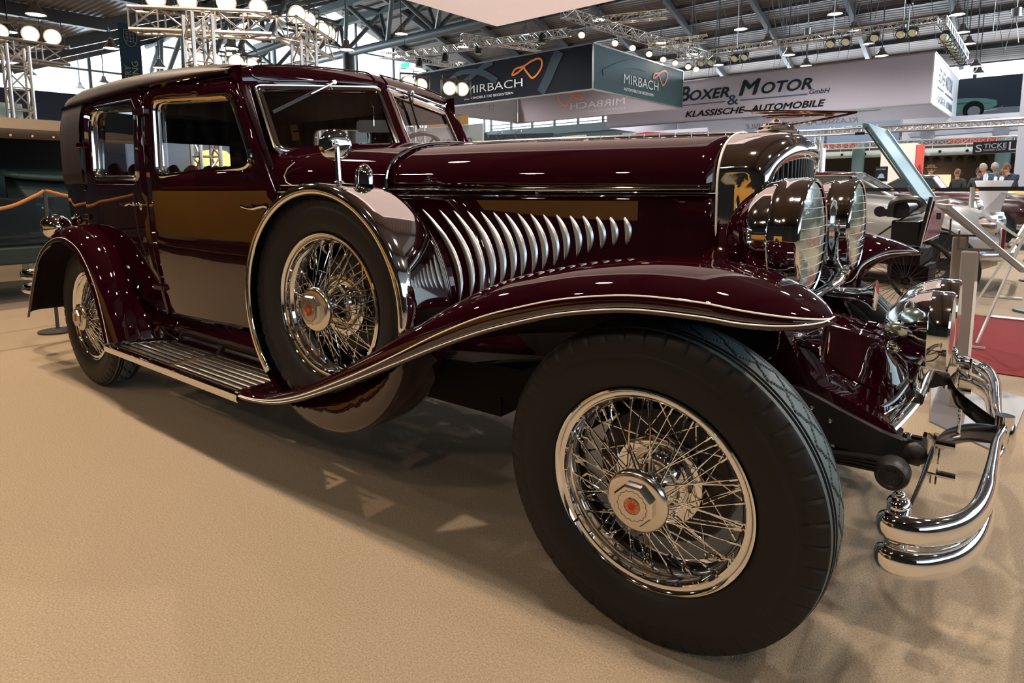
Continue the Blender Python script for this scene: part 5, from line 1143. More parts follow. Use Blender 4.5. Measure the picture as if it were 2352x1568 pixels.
# pale banners below it
for x0, x1, mm, lab in ((-13,-7.1,BL,'blue-grey hanging banner with faint lettering, left of the pair under the white box'), (-7.0,-4.2,mat('banner_midblue',(.12,.18,.26),.6),'mid blue hanging banner with faint lettering, behind the radiator mascot'), (-4.1,2.5,BG2,'pale grey wide banner with a washed-out car print, upper right')):
    h = thing('hanging_banner', (x0,29,3.0), lab, 'banner'); facem('sheet', [(x0,29,3.05),(x1,29,3.0),(x1,29,3.95),(x0,29,3.95)], mm, h, .02, (0,1,0))
    if x0 == -7.0: fit_text('lettering', 'KIRENI', (-6.9,28.97,3.5), (-5.0,28.97,3.5), .32, BG2, h, N1, mirror=True)
    if x0 == -13: fit_text('lettering', 'The World Of', (-8.6,28.97,3.5), (-7.4,28.97,3.5), .16, BG2, h, N1, mirror=True)
    if x0 == -4.1:
        PRN = mat('faint_print', (.20,.23,.30), .6)
        flat('car_print', [(-3.9,3.35),(-3.2,3.52),(-2.2,3.60),(-1.5,3.78),(-.9,3.80),(-.3,3.6),(-.1,3.45),(-.2,3.3),(-3.8,3.2)], PRN, h, 28.97)
        for x in (-3.2, -.8): k = MB(); k.lathe([(.26,0),(.12,-.01),(.10,-.005),(0,-.012)], (x,28.95,3.28), 'y', 20); k.build('wheel_print', mat('print_dark', (.12,.14,.19), .6), h)
sg_ = thing('shop_sign', (-1.32,25,2.27), 'black sign with pale capital letters at the upper right', 'sign')
facem('board', [(-1.34,25,2.27),(-.02,25,2.30),(-.02,25,2.70),(-1.34,25,2.67)], BLACK, sg_, .06, (0,1,0))
fit_text('lettering', 'S', (-1.26,24.98,2.34), (-1.08,24.98,2.34), .24, BG2, sg_, N1); fit_text('lettering', 'TICKE', (-1.04,24.98,2.45), (-.42,24.98,2.46), .155, BG2, sg_, N1); fit_text('lettering', 'L', (-.36,24.98,2.36), (-.16,24.98,2.37), .28, BG2, sg_, N1)
fit_text('lettering', 'PAGODEN-CENTER', (-1.04,24.98,2.36), (-.44,24.98,2.37), .06, BG2, sg_, N1)
bo_ = thing('exhibition_booth', (-3.5,22,0), 'white exhibition booth with a red poster on its side', 'booth')
m = MB(); m.box((-3.57,22,0),(-2.60,23.4,2.56)); m.build('walls', mat('booth_white', (.75,.66,.60), .6), bo_, smooth=False)
facem('poster', [(-2.60,22.02,.5),(-2.36,22.02,.5),(-2.36,22.02,2.50),(-2.60,22.02,2.50)], mat('poster_red', (.60,.10,.08), .5), bo_, .05, (0,1,0))
flat('poster_figure', [(-2.56,.9),(-2.44,1.0),(-2.40,1.6),(-2.46,1.9),(-2.55,1.7)], mat('poster_dark', (.22,.04,.04), .5), bo_, 22.0)
fit_text('lettering', 'BILDER', (-3.35,21.98,2.06), (-3.0,21.98,2.06), .05, BLACK, bo_, N1)
bs = thing('display_board', (-2.6,16,1.4), 'small black display board with a pale arch print', 'sign'); facem('sheet', [(-2.60,16,1.30),(-2.33,16,1.30),(-2.33,16,1.67),(-2.60,16,1.67)], BLACK, bs, .03, (0,1,0)); m = MB(); m.box((-2.49,15.99,0),(-2.45,16.02,1.3)); m.build('post', STEEL, bs, smooth=False)
flat('print', [(-2.55,1.38),(-2.50,1.48),(-2.46,1.50),(-2.42,1.48),(-2.38,1.38)], BG2, bs, 15.98); fit_text('lettering', 'KIRCHNER', (-2.57,15.98,1.58), (-2.37,15.98,1.58), .04, BG2, bs, N1)
cw = thing('white_column', (.0,20,0), 'tall pale grey panel column at the right edge of the picture', 'column'); m = MB(); m.box((.0,20,0),(.5,20.4,4.6)); m.build('shaft', mat('column_grey', (.42,.46,.55), .6), cw, smooth=False)
cw = thing('white_column', (-4.9,18,0), 'white square column just right of the radiator shell', 'column'); m = MB(); m.box((-4.62,17.9,0),(-4.32,18.2,2.3)); m.build('shaft', WHITEP, cw, smooth=False)
# dark booth with curved lamps in the middle distance
db = thing('dark_booth', (-26,30,4), 'dark low fascia with two curved picture lamps beyond the bonnet', 'booth')
facem('fascia', [(-28.3,30,0),(-22.9,30,0),(-22.9,30,4.55),(-28.3,30,4.75)], mat('booth_dark', (.02,.025,.035), .7), db, .05, (0,1,0)); facem('fascia_right', [(-22.8,30,0),(-18,30,0),(-18,30,4.25),(-22.8,30,4.5)], mat('booth_teal', (.05,.08,.085), .7), db, .05, (0,1,0))
for x in (-27.2,-25.6):
    k = MB(); k.tube(smooth_path([(x,29.9,4.25),(x,29.6,4.5),(x+.2,29.4,4.7),(x+.7,29.3,4.75)],4), .03, 6); k.build('picture_lamp', ALU, db)
for x0, x1 in ((-27.0,-25.9),(-25.5,-24.2),(-22.2,-20.4)): facem('picture', [(x0,29.93,3.9),(x1,29.93,3.9),(x1,29.93,4.3),(x0,29.93,4.3)], mat('picture', (.55,.42,.28), .5, noise=(3,(.25,.35,.2),3), emit=(.8,.6,.4), emit_s=.15), db, .02, (0,-1,0))
rc = thing('car_poster', (-14.4,22,3.2), 'lilac poster with a red vintage car at the end of the bonnet ridge', 'poster')
facem('sheet', [(-16.0,26.5,3.1),(-11.5,26.5,3.0),(-11.5,26.5,3.92),(-16.0,26.5,3.92)], LILAC2, rc, .03, (0,1,0))
RP2 = mat('poster_car_red', (.36,.02,.03), .4)
flat('car_print', [(-15.9,3.3),(-15.7,3.6),(-15.2,3.85),(-14.6,3.9),(-13.6,3.8),(-12.2,3.66),(-11.7,3.3)], RP2, rc, 26.47); k = MB(); k.lathe([(.30,0),(.2,-.01),(.17,-.005),(0,-.01)], (-14.9,26.45,3.45), 'y', 20); k.build('wheel_print', BG2, rc)
# stands far left of the bonnet: reflected/seen through the windscreen
mb = thing('white_stand_wall', (-20,13,0), 'white stand wall with purple MO lettering seen through the windscreen', 'sign'); facem('panel', [(-18.2,12.8,.6),(-13.0,12.8,.6),(-13.0,12.8,3.2),(-18.2,12.8,3.2)], mat('stand_white', (.62,.68,.72), .6), mb, .05, (0,1,0)); fit_text('lettering', 'MOTOR', (-15.0,12.78,2.45), (-13.4,12.78,2.45), .34, mat('purple_print', (.28,.12,.22), .6), mb, N1); flat('orange_strip', [(-15.5,3.2),(-13.6,3.2),(-13.6,3.5),(-15.5,3.5)], mat('amber', (.7,.35,.05), .6), mb, 12.79)
# ---- cars beyond
TYRE = mat('plain_tyre', (.015,.015,.015), .6); WIND = mat('car_glass', (.03,.045,.045), .06, 0, 0, .03, 1.0); SILV = mat('champagne_paint', (.50,.42,.31), .35, 0, .8, .04); GREYT = mat('silver_paint', (.36,.36,.36), .3, .2, .8, .04)
MAR2 = mat('burgundy_paint', (.045,.004,.006), .25, 0, 1, .02); BLUEC = mat('blue_paint', (.03,.09,.28), .25, .1, .8, .04); GREENC = mat('racing_green', (.01,.06,.05), .25, 0, .8, .03); YEL = mat('yellow_paint', (.75,.38,.02), .3, 0, .6, .03); REDP = mat('red_paint', (.35,.02,.02), .3, 0, .6, .03)
LAMPL = mat('lamp_glass', (.75,.82,.85), .08, .3, .6, .02)
def bgcar(name, x, yc, L, w, zt, cab, paint, label, z0=.22, front=None, wheels=(.85, -.9), wr=.32, lamps=.16, nose=.0, tone=None):
    """x: nose; runs back to x-L. zt: [(distance from nose, bonnet height)]; cab: (d0, d1, d2, d3, height) windscreen foot/top, rear top/foot"""
    t = thing(name, (x-L/2, yc, 0), label, 'car'); R1 = []; ds = [L*i/26 for i in range(27)]
    for d in ds:
        zz = ip(d, zt); ww = w/2*(1-.20*max(0, 1-d/.4)**2-.28*max(0, 1-(L-d)/.6)**2); zb = z0+.10*max(0, 1-d/.35)**2
        half = [(0,zz+.015),(ww*.45,zz+.005),(ww*.80,zz-.03),(ww*.97,zz-.14),(ww,zb+(zz-zb)*.55),(ww*.985,zb+(zz-zb)*.25),(ww*.93,zb)]
        R1.append([(x-d, yc+a, b) for a, b in half[::-1]] + [(x-d, yc-a, b) for a, b in half[1:]])
    m = MB(); m.grid(R1); n = len(R1[0]); m.f.append(tuple(range(n))); m.f.append(tuple((len(ds)-1)*n+j for j in range(n))); m.build('body', paint, t, angle=50)
    if tone:
        m = MB(); m.grid([[(p[0], p[1]-.004 if p[1] < yc else p[1]+.004, p[2]+.004) for p in (r[7:12])] for r in R1]); m.build('upper_body', tone, t, angle=50)
    if cab:
        d0, d1, d2, d3, h = cab; zb0, zb3 = ip(d0, zt), ip(d3, zt); wt = w/2*.66; wb = w/2*.88
        rows = [[(x-d0, yc-wb*.9, zb0-.03),(x-d0+.06, yc, zb0-.02),(x-d0, yc+wb*.9, zb0-.03)],[(x-d1, yc-wt, h-.05),(x-d1+.03, yc, h-.01),(x-d1, yc+wt, h-.05)],[(x-d2, yc-wt, h-.05),(x-d2, yc, h-.01),(x-d2, yc+wt, h-.05)],[(x-d3, yc-wb, zb3-.03),(x-d3, yc, zb3-.02),(x-d3, yc+wb, zb3-.03)]]
        m = MB(); m.grid(rows[:2]); m.grid(rows[2:]); 
        for s in (-1, 1): i = 0 if s < 0 else 2; m.add([rows[0][i], rows[1][i], rows[2][i], rows[3][i]], [(0,1,2,3)])
        m.build('glazing', WIND, t, smooth=False)
        m = MB(); m.grid([[(x-d1+.02, yc+wt*u, h-.04+.035*(1-u*u)) for u in (-1.04,-.5,0,.5,1.04)],[(x-(d1+d2)/2, yc+wt*u, h-.03+.05*(1-u*u)) for u in (-1.04,-.5,0,.5,1.04)],[(x-d2-.02, yc+wt*u, h-.04+.035*(1-u*u)) for u in (-1.04,-.5,0,.5,1.04)]]); solid(m.build('roof', paint, t), .02)
        m = MB()
        for s in (0, 2): m.tube([rows[0][s], rows[1][s], rows[2][s], rows[3][s]], .022, 6); m.tube([((x-(d1+d2)/2), rows[1][s][1]*1.0, h-.05), (x-(d0+d3)/2-.1, rows[0][s][1], (zb0+zb3)/2)], .02, 6)
        m.tube([rows[0][0], rows[0][1], rows[0][2]], .018, 6); m.build('window_trim', CHROME2, t)
    for d in (wheels[0], L+wheels[1]):
        for s in (-1, 1):
            yy = yc+s*(w/2-.10); k = MB(); k.lathe([(wr*1.16,-.02),(wr*1.16,.02)] if 0 else [(wr*.55,-.085*1),(wr*.62,-.10),(wr*.95,-.09),(wr,-.05),(wr,.05),(wr*.95,.09),(wr*.6,.10)], (x-d, yy, wr), 'y', 28); wq = k.build('wheel', TYRE, t)
            k = MB(); k.lathe([(wr*.58,-.088),(wr*.45,-.10),(wr*.4,-.07),(wr*.15,-.075),(0,-.11)] if s < 0 else [(wr*.58,.088),(wr*.45,.10),(0,.10)], (x-d, yy, wr), 'y', 24); k.build('hubcap', CHROME2, wq)
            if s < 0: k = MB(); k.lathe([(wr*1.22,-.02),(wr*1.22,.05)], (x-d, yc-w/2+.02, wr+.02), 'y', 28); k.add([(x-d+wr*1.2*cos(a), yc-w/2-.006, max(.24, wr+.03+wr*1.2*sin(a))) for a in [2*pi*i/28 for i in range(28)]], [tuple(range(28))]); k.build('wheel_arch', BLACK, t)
    if lamps:
        for s in (-1, 1):
            zf = ip(.25, zt)-.10+nose; c = (x-.12, yc+s*w*.36, zf); k = MB(); k.lathe([(lamps*.86,.09),(lamps,.08),(lamps*1.02,.04),(lamps*.9,-.05),(lamps*.5,-.16)], c, 'x', 22); hl = k.build('headlamp', CHROME2, t); k = MB(); k.lathe([(lamps*.86,.085),(lamps*.5,.11),(0,.12)], c, 'x', 20); k.build('lamp_glass', LAMPL, hl)
        k = MB(); k.tube(smooth_path([(x-.5, yc-w/2-.02, .42),(x+.04, yc-w*.42, .42),(x+.10, yc, .42),(x+.04, yc+w*.42, .42),(x-.5, yc+w/2+.02, .42)], 5), .05, 8, flat=.6, up=(0,0,1)); k.build('front_bumper', CHROME2, t)
        k = MB(); [k.bar((x-.02, yc-w*.2, zf-.22+.06*i), (x-.02, yc+w*.2, zf-.22+.06*i), .02) for i in range(4)]; k.build('grille', CHROME2, t, smooth=False)
    return t
sc_ = bgcar('champagne_roadster', .38, 7.15, 4.4, 1.72, [(0,.72),(.12,.82),(.4,.92),(.9,1.0),(1.6,1.08),(3.0,1.10),(4.4,.95)], None, SILV, 'champagne and silver roadster with its bonnet raised, behind the info stands', tone=GREYT, lamps=.12, nose=-.04, wheels=(.60,-.9))
m = MB(); m.prism([(-.40,6.62,1.0),(-.40,7.72,1.0),(-1.02,7.72,1.92),(-1.02,6.62,1.92)], (.03,0,.02)); m.box((-1.04,6.60,1.88),(-1.0,7.74,1.94)); q = m.build('raised_bonnet', mat('bonnet_teal', (.09,.20,.23), .45, 0, .15, .2), sc_, smooth=False); bevel(q, .01)
m = MB(); m.bar((-.42,6.63,1.0),(-1.04,6.63,1.92), .035, .02); m.build('bonnet_edge', CHROME2, q); m = MB(); m.bar((-.35,7.7,1.0),(-.97,7.7,1.92), .04, .03); m.build('bonnet_edge', CHROME2, q)
m = MB(); m.box((-1.12,6.6,1.80),(-1.02,6.64,1.83)); m.build('catch', BLACK, q, smooth=False)
m = MB(); m.bar((.41,6.55,.5),(.41,6.55,.72),.10,.03); m.build('grille_block', mat('red_badge',(.12,.01,.02),.3), sc_, smooth=False)
bgcar('burgundy_coupe', -.05, 10.4, 4.5, 1.75, [(0,.72),(.15,.88),(.6,1.0),(1.5,1.06),(3.6,1.05),(4.5,.85)], (1.15,1.75,3.0,3.9,1.42), MAR2, 'burgundy coupe with round headlamps behind the belt barrier', lamps=.13)
bgcar('burgundy_saloon', .85, 13.6, 4.5, 1.8, [(0,.80),(.15,.95),(.6,1.02),(1.5,1.06),(3.6,1.05),(4.5,.85)], None, MAR2, 'second burgundy car further back at the right with one round headlamp showing', lamps=.15)
bgcar('green_sports_car', -.45, 15.35, 3.0, 1.6, [(0,.8),(.4,.95),(1.2,1.1),(2.4,1.1),(3.0,.9)], (.5,.8,1.4,1.9,1.42), GREENC, 'dark green sports car behind the white bar table', lamps=0)
bgcar('yellow_sports_car', .75, 16.98, 3.2, 1.5, [(0,.75),(.3,1.0),(.8,1.08),(3.2,1.0)], None, YEL, 'bright yellow small car behind the white bar table at the right edge', lamps=.14)
bgcar('blue_saloon', -2.75, 17.35, 4.3, 1.7, [(0,.85),(.4,1.05),(1.2,1.12),(3.3,1.1),(4.3,.9)], (.5,.9,2.2,2.9,1.50), BLUEC, 'bright blue saloon behind the burgundy coupe', lamps=.12)
bgcar('blue_saloon', -3.9, 15.3, 4.0, 1.7, [(0,1.12),(.5,1.26),(1.2,1.29),(3.3,1.22),(4.0,.9)], None, BLUEC, 'blue bonneted vintage car just right of the radiator', lamps=.1)
bgcar('black_tourer', -3.80, 12.3, 3.6, 1.6, [(0,1.0),(.5,1.12),(1.2,1.2),(2.8,1.2),(3.6,1.0)], None, BLACKP, 'black vintage car between the two headlamps and the radiator', lamps=.14, wr=.4)
# ---- three-wheeled motor carriage behind the far wing
MC = thing('motor_carriage', (-.2,4.6,0), 'antique motor carriage with large wire wheels and a black leather seat', 'carriage')
def bigwheel(x, y, r, n=28):
    k = MB(); P = [(x+r*cos(t), y, r+.01+r*sin(t)) for t in [2*pi*i/48 for i in range(48)]]; k.tube(P, .019, 8, closed=True); k.lathe([(.035,-.05),(.035,.05)], (x,y,r+.01), 'y', 14); wq = k.build('wheel', RUBBER, MC)
    k = MB(); [k.tube([(x+.03*cos(t+.5*(i % 2)), y+(.04 if i % 2 else -.04), r+.01+.03*sin(t+.5*(i % 2))),(x+(r-.02)*cos(t), y, r+.01+(r-.02)*sin(t))], .0022, 4, caps=False) for i, t in enumerate([2*pi*j/n for j in range(n)])]; k.build('wire_spokes', FRAMEB, wq)
bigwheel(-.13, 4.15, .365, 36); bigwheel(-.06, 5.15, .365, 30); bigwheel(-.95, 4.65, .28, 24)
m = MB(); m.tube([(-.13,4.1,.375),(-.06,5.2,.375)], .02, 8); m.box((-.45,4.2,.50),(-.05,5.0,.62)); m.tube([(-.95,4.62,.3),(-.6,4.62,.62),(-.1,4.5,.62)], .02, 6); m.box((-.28,4.35,.34),(.0,4.85,.48)); m.build('frame', UNDER, MC, smooth=False)
m = MB(); m.box((-.22,3.82,.70),(-.02,4.75,.90)); bevel(m.build('seat_box', BLACKP, MC, smooth=False), .01)
m = MB(); m.tube([(-.17,3.80,.99),(-.17,4.80,.99)], .075, 14, caps=True); m.tube([(-.30,3.78,.97),(-.30,4.0,.97)], .045, 10); m.tube(smooth_path([(-.22,3.76,.93),(-.20,3.76,1.05),(-.05,3.76,1.07),(.0,3.76,1.02)],5), .028, 8); m.build('leather_seat', mat('black_leather',(.008,.007,.008),.35), MC)
m = MB(); m.prism([(-.03,3.78,.70),(.03,3.78,1.09),(.03,4.9,1.09),(-.03,4.9,.70)], (.025,0,0)); dsh = m.build('dashboard', BLACKP, MC, smooth=False)
m = MB(); m.prism([(.000,3.88,.74),(.056,3.88,1.05),(.056,4.8,1.05),(.000,4.8,.74)], (.004,0,0)); m.build('maroon_panel', mat('carriage_maroon',(.20,.02,.06),.4,0,.3,.1), dsh, smooth=False)
m = MB(); P = [(.006,3.87,.735),(.062,3.87,1.055),(.062,4.81,1.055),(.006,4.81,.735)]; m.tube([(a+.002,b,c) for a,b,c in P], .004, 5, closed=True); m.tube([(.0,3.79,.705),(.058,3.79,1.085)], .004, 5); m.build('coachline', STRIPE, dsh)
m = MB(); m.bar((-.02,3.79,1.02),(-.50,3.95,.62), .012); m.tube([(-.62,4.1,.6),(-.58,4.1,1.25)], .012, 6); m.tube([(-.58,4.0,1.25),(-.58,4.2,1.25)], .015, 6); m.box((.09,3.75,.92),(.12,3.78,.97)); m.build('irons', FRAMEB, MC, smooth=False)
# ---- info stands
ISt = thing('info_stand', (.45,1.95,0), 'double-post aluminium info stand with a tilted panel behind the bumper', 'info stand')
POSTM = mat('anodised_post', (.30,.27,.26), .35, .5)
for x0, y0, h, w_ in ((.415,1.90,.845,.075),(.33,2.38,.885,.075)):
    m = MB(); m.box((x0,y0-.03,0),(x0+w_,y0+.03,h)); q = m.build('post', POSTM, ISt, smooth=False); bevel(q, .012, 3)
    m = MB(); m.box((x0+w_-.008,y0-.034,0),(x0+w_+.004,y0-.02,h-.16)); m.build('post_strip', WHITEP, q, smooth=False); m = MB(); m.bar((x0-.02,y0,h+.004),(x0+w_+.06,y0,h+.004), .05,.008); m.bar((x0+.0-.015,y0-.02,h),(x0-.015,y0-.02,h+.10), .008); m.build('cap', DSTEEL, q, smooth=False)
m = MB(); m.prism([(.345,1.90,1.055),(.675,1.90,.745),(.55,2.75,.755),(.20,2.75,1.045)], (.012,0,.014)); pq = m.build('tilted_panel', mat('panel_back',(.35,.36,.38),.3,.6), ISt, smooth=False)
m = MB(); m.bar((.345,1.90,1.065),(.675,1.90,.755), .035,.022); m.bar((.20,2.75,1.055),(.55,2.75,.765), .03,.02); m.bar((.345,1.90,1.065),(.20,2.75,1.055), .03,.02); m.bar((.675,1.90,.755),(.55,2.75,.765), .03,.02); m.build('panel_rim', ALU, pq, smooth=False)
m = MB(); m.prism([(.37,1.56,.0),(.68,1.27,.0),(.74,2.3,.0),(.26,2.6,.0)], (0,0,.008)); m.build('foot_plate', mat('foot_plate',(.17,.17,.18),.4,.3), ISt, smooth=False)
AC = thing('acrylic_stand', (.5,3.6,0), 'clear acrylic info stand on crossed legs at the right edge', 'info stand')
CLEAR = glassmat('clear_acrylic', (.95,.98,.98), .0); 
m = MB(); m.prism([(.38,3.5,.98),(.60,3.5,.82),(.68,4.1,1.02),(.46,4.1,1.12)], (.008,0,.01)); m.build('sheet', CLEAR, AC, smooth=False)
m = MB(); m.bar((.38,3.5,.985),(.60,3.5,.825), .016); m.bar((.46,4.1,1.12),(.68,4.1,1.02), .014); m.bar((.60,3.5,.825),(.68,4.1,1.02), .012)
for a, b in (((.60,3.5,.80),(.26,3.45,.02)),((.66,3.9,.93),(.42,3.6,.02)),((.60,3.5,.80),(.66,3.9,.93)),((.26,3.45,.02),(.48,3.45,.02))): m.bar(a, b, .014)
m.build('edges', mat('acrylic_edge',(.55,.58,.58),.15,.3), AC, smooth=False)
for x, y_, lab in ((.46,6.25,'clear foot plate on the carpet beyond the carriage'),(.55,4.9,'clear foot plate on the carpet in front of the red carpet')):
    p_ = thing('foot_plate', (x,y_,0), lab, 'plate'); m = MB(); m.box((x-.16,y_-.05,.004),(x+.16,y_+.05,.02)); m.build('plate', CHROME2, p_, smooth=False)
for x, y_, lab in ((.68,10.6,'furthest of the dark round post feet at the right edge'),(.70,7.95,'middle of the dark round post feet at the right edge'),(.72,5.47,'nearest of the dark round post feet at the right edge')):
    p_ = thing('post_foot', (x,y_,0), lab, 'post foot'); m = MB(); m.lathe([(.16,.0),(.15,.02),(.03,.035),(.0,.036)], (x,y_,0), 'z', 24); m.build('disc', DSTEEL, p_)
# belt barrier
BB = thing('belt_barrier', (-.05,8.6,0), 'black belt barrier with brushed posts in front of the burgundy coupe', 'barrier')
for x in (-.05,-3.4,3.2): m = MB(); m.tube([(x,8.6,0),(x,8.6,1.16)], .032, 12); m.lathe([(.17,0),(.16,.02),(.03,.04)], (x,8.6,0), 'z', 20); m.build('post', ALU, BB)
m = MB(); m.box((-3.4,8.59,1.10),(-.05,8.60,1.155)); m.box((-.05,8.59,1.11),(3.2,8.60,1.165)); m.build('belt', BLACK, BB, smooth=False)
for i in range(7): k = MB(); k.sphere((-3.0+i*.5,8.58,1.127), .016, 8, (1.6,.2,.8)); k.build('belt_logo', ORANGE, BB)
bt = thing('bar_table', (0,12,0), 'white cloth-covered bar table behind the belt barrier', 'table')
m = MB(); m.lathe([(0,1.27),(.27,1.27),(.275,1.255),(.22,1.10),(.14,.80),(.12,.5),(.16,.15),(.24,.02)], (0,12,0), 'z', 28); m.build('stretch_cover', WHITE, bt)
for x, y_, r_, h_, mm, lab in ((-.12,11.95,.035,.12,LAMPL,'glass bottle standing on the white bar table'),(.02,12.0,.025,.07,WHITEP,'small white cup in the middle of the bar table'),(.10,12.02,.03,.07,LAMPL,'right glass on the bar table')):
    g_ = thing('drink', (x,y_,1.27), lab, 'glass'); m = MB(); m.lathe([(0,0),(r_,0),(r_,h_*.7),(r_*.5,h_),(0,h_)], (x,y_,1.272), 'z', 14); m.build('vessel', mm, g_)
# ---- visitors
def person(x, y, h, face, top, hair, label, skin=(.45,.27,.20), bend=0, hat=None):
    s = h/1.75; f = Vector((cos(face), sin(face), 0)); l = Vector((-f.y, f.x, 0)); o0 = Vector((x, y, 0))
    t = thing('person', (x,y,0), label, 'person'); J = {}; B_ = bend
    def P(a, b, c): return o0 + f*(a*s)+l*(b*s)+Vector((0,0,c*s))
    pts = [('pel',P(0,0,.95),.15),('waist',P(.02+B_*.2,0,1.12),.14),('chest',P(.03+B_*.5,0,1.33),.17),('neck',P(.05+B_*.9,0,1.48-B_*.05),.06)]
    for sg in (-1,1): pts += [('sh%d'%sg,P(.03+B_*.55,.19*sg,1.40),.065),('el%d'%sg,P(.06+B_*.6,.25*sg,1.13),.05),('wr%d'%sg,P(.24+B_*.6,.16*sg,1.08),.04),('hip%d'%sg,P(0,.10*sg,.88),.10),('kn%d'%sg,P(.03,.11*sg,.50),.07),('an%d'%sg,P(0,.11*sg,.08),.05),('to%d'%sg,P(.16,.12*sg,.04),.045)]
    ix = {p[0]: i for i, p in enumerate(pts)}; ed = [('pel','waist'),('waist','chest'),('chest','neck')]
    for sg in ('-1','1'): ed += [('chest','sh'+sg),('sh'+sg,'el'+sg),('el'+sg,'wr'+sg),('pel','hip'+sg),('hip'+sg,'kn'+sg),('kn'+sg,'an'+sg),('an'+sg,'to'+sg)]
    me = bpy.data.meshes.new('body'); b0 = base(t); me.from_pydata([V3(p[1])-b0 for p in pts], [(ix[a], ix[b]) for a, b in ed], []); o = bpy.data.objects.new('body', me); col.objects.link(o); o.parent = t; me.materials.append(top)
    k = o.modifiers.new('skin','SKIN'); 
    for i, p in enumerate(pts): me.skin_vertices[0].data[i].radius = (p[2]*s, p[2]*s*(.75 if p[0] in ('pel','waist','chest') else 1))
    me.skin_vertices[0].data[0].use_root = True; o.modifiers.new('sub','SUBSURF').levels = 1; o.modifiers['sub'].render_levels = 1
    for pgn in me.polygons: pgn.use_smooth = True
    SK = mat('skin', skin, .5); hc = P(.09+B_*1.25,0,1.62-B_*.10); R_ = (f*cos(B_*1.6)-Vector((0,0,1))*sin(B_*1.6)); M = frameM(hc, R_, Vector((0,0,1))+f*B_)
    m = MB(); pr = [(sin(pi*i/10), -cos(pi*i/10)) for i in range(11)]; m.lathe([(a*.078*s*(1 if b > 0 else .90), b*.115*s) for a, b in pr], (0,0,0), 'z', 16); m.sphere((.082*s,0,-.01*s), .016*s, 8, (1.2,.8,1.3)); [m.sphere((0,q*.08*s,0), .02*s, 6, (.8,.5,1.3)) for q in (-1,1)]; m.tube([(0,0,-.10*s),(-.02*s,0,-.17*s)], .05*s, 8)
    Mz = Matrix((M.to_3x3() @ Vector((1,0,0)), -(M.to_3x3() @ Vector((0,0,1))), M.to_3x3() @ Vector((0,1,0)))).transposed()
    m.v = [Mz @ v + hc for v in m.v]; m.build('head', SK, t)
    m = MB(); m.lathe([(a*.086*s, b*.122*s) for a, b in pr if b > -.35], (-.010*s,0,.012*s), 'z', 16); m.v = [Mz @ v + hc for v in m.v if True]; hr = m.build('hair', hair, t)
    m = MB(); [m.sphere(Vector((.072*s,q*.028*s,.012*s)), .009*s, 6) for q in (-1,1)]; m.tube([(.074*s,-.02*s,-.05*s),(.078*s,0,-.052*s),(.074*s,.02*s,-.05*s)], .004*s, 5); m.v = [Mz @ v + hc for v in m.v]; m.build('face', mat('face_dark',(.06,.03,.03),.5), t)
    for sg in (-1,1):
        w = P(.24+B_*.6,.16*sg,1.08); k = MB(); k.sphere(w+f*.05*s, .035*s, 8, (1.2,.7,.9)); [k.tube([w+f*.06*s+l*(.02*s*(j-1.5)), w+f*(.12-.01*abs(j-1))*s+l*(.018*s*(j-1.5))-Vector((0,0,.02*s))], .009*s, 5) for j in range(4)]; k.tube([w+f*.04*s-l*sg*.02*s, w+f*.08*s-l*sg*.045*s], .010*s, 5); k.build('hand', SK, t)
    if hat: m = MB(); m.lathe([(.14*s,.05*s),(.13*s,.06*s),(.09*s,.065*s),(.085*s,.12*s),(0,.13*s)], hc, 'z', 16); m.build('hat', hat, t)
    return t
NAVYS = mat('navy_wool', (.012,.022,.05), .8); PUFF = mat('blue_quilt', (.02,.07,.15), .5); DARKS = mat('dark_coat', (.02,.02,.022), .8); REDS = mat('red_blue_jacket', (.16,.02,.05), .8); GREENS = mat('olive_coat', (.03,.04,.03), .8)
HB_ = mat('brown_hair', (.10,.05,.025), .7); HG = mat('grey_hair', (.28,.27,.26), .7); HD_ = mat('dark_hair', (.02,.015,.012), .7)
person(.10, 18.3, 1.76, 3.6, NAVYS, HB_, 'person with brown hair in a navy sweater looking down, at the right edge', bend=.10)
person(-.04, 19.3, 1.62, 3.3, DARKS, HB_, 'shorter person in a dark coat between the navy sweater and the blue quilted jacket', bend=.08)
person(-.36, 18.5, 1.78, 3.9, PUFF, HG, 'grey-haired person in a blue quilted jacket bending forward', bend=.16)
person(-.26, 20.3, 1.84, 3.8, PUFF, HG, 'grey-haired person half hidden behind the blue quilted jacket', bend=.10)
person(-.68, 19.2, 1.68, 4.4, GREENS, HD_, 'bald-looking person in an olive coat facing the viewer')
person(-1.08, 18.6, 1.64, 4.0, DARKS, HB_, 'person in a dark coat next to the booth side of the bar table')
person(-1.78, 18.2, 1.75, .3, NAVYS, HB_, 'person in a navy jacket and a flat brown hat beside the red poster', hat=HB_)
person(-2.45, 19.4, 1.72, 3.4, REDS, HD_, 'person in a dark red and blue jacket in front of the white booth')
person(-.62, 21.2, 1.62, 4.6, WHITE, HD_, 'small person in white near the green sports car')
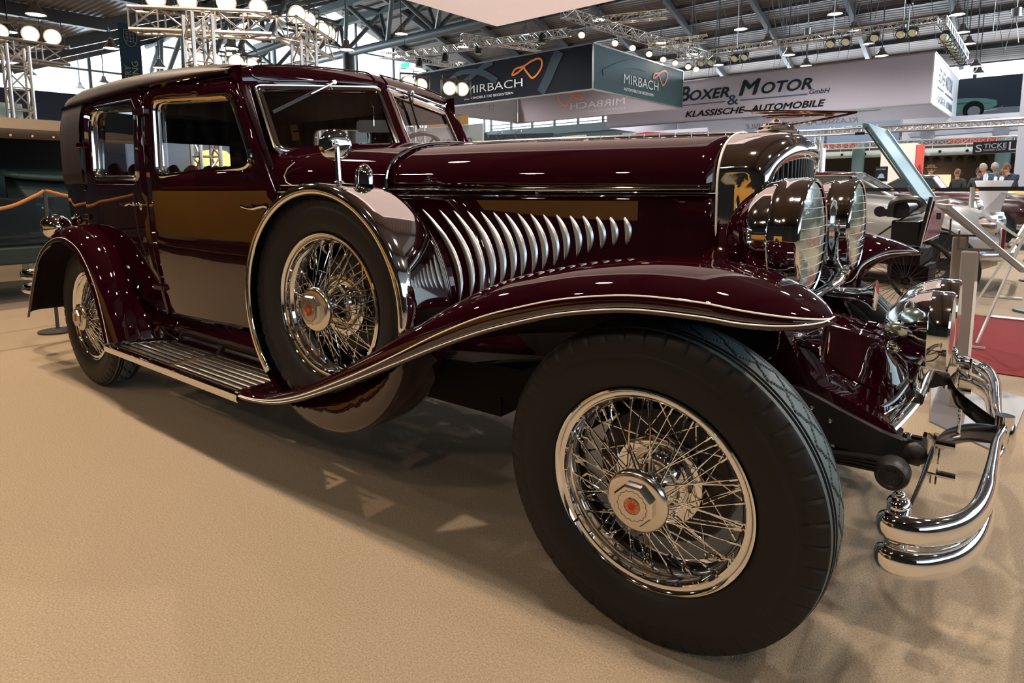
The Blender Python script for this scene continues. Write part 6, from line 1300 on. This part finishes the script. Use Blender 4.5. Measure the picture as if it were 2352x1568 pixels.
# hoist cables and chains from the roof to the big banner
for i, (xa, xb, yy) in enumerate([(-12.5,-12.0,21.5),(-11.2,-11.9,22.5),(-10.2,-9.6,21),(-9.3,-9.9,23),(-8.2,-8.2,21.2),(-7.6,-6.7,21.5),(-6.2,-6.9,22),(-5.2,-4.5,21),(-4.4,-4.9,23),(-3.6,-3.0,21.5),(-2.8,-3.2,22),(-1.9,-1.5,22),(-1.2,-1.8,24),(-.4,-1.0,25),(-6.6,-6.6,24),(-10.6,-10.6,25),(-1.4,-.4,26),(-3.2,-2.2,26),(.2,-.8,27),(-8.8,-7.6,25)]+[(random.uniform(-13,.5), random.uniform(-12.5,-.8), random.uniform(20.8,29.5)) for _ in range(34)]):
    xa = xb+max(-1.1, min(1.1, xa-xb)); c_ = thing('hoist_cable', (xa,yy,6), 'thin steel cable between the roof and the banner trusses', 'cable', 'hoist cables over the white banner'); k = MB(); k.tube([(xb,yy,6.0),(xa,yy,roofz(yy)-.55)], .009, 4, caps=False); k.build('wire', STEEL, c_)
for x, y_, z_, lab in ((-8.15,21,8.3,'black hoist motor with a red hook, left one above the white banner'),(-5.0,21,8.8,'black hoist motor, middle one above the white banner'),(-3.05,22,7.1,'black hoist motor nearer the corner of the white banner'),(-1.0,24,8.3,'black hoist motor with a red hook at the upper right')):
    h = thing('hoist_motor', (x,y_,z_), lab, 'hoist'); m = MB(); m.box((x-.09,y_-.09,z_-.22),(x+.09,y_+.09,z_+.22)); bevel(m.build('housing', BLACKP, h, smooth=False), .03, 2); m = MB(); m.tube([(x,y_,z_+.2),(x,y_,roofz(y_)-.55)], .015, 5); m.tube([(x,y_,z_-.2),(x,y_,6.1)], .015, 5); m.build('chain', ALU, h); m = MB(); m.sphere((x,y_,z_+.28), .06, 8); m.build('hook', REDP, h)
for x, y_, z_, lab in ((-.5,25.5,6.9,''),(-11.5,24.5,7.2,''),(-7.2,26,7.4,''),(-4.0,27,7.2,'')):
    h = thing('ceiling_speaker', (x,y_,z_), 'small silver cylinder hanging among the cables over the white banner', 'speaker', 'silver cylinders over the white banner'); m = MB(); m.lathe([(0,.14),(.15,.14),(.15,-.14),(0,-.14)], (x,y_,z_), 'z', 16); m.tube([(x,y_,z_+.14),(x,y_,roofz(y_))], .012, 4); m.build('drum', CHROME2, h)
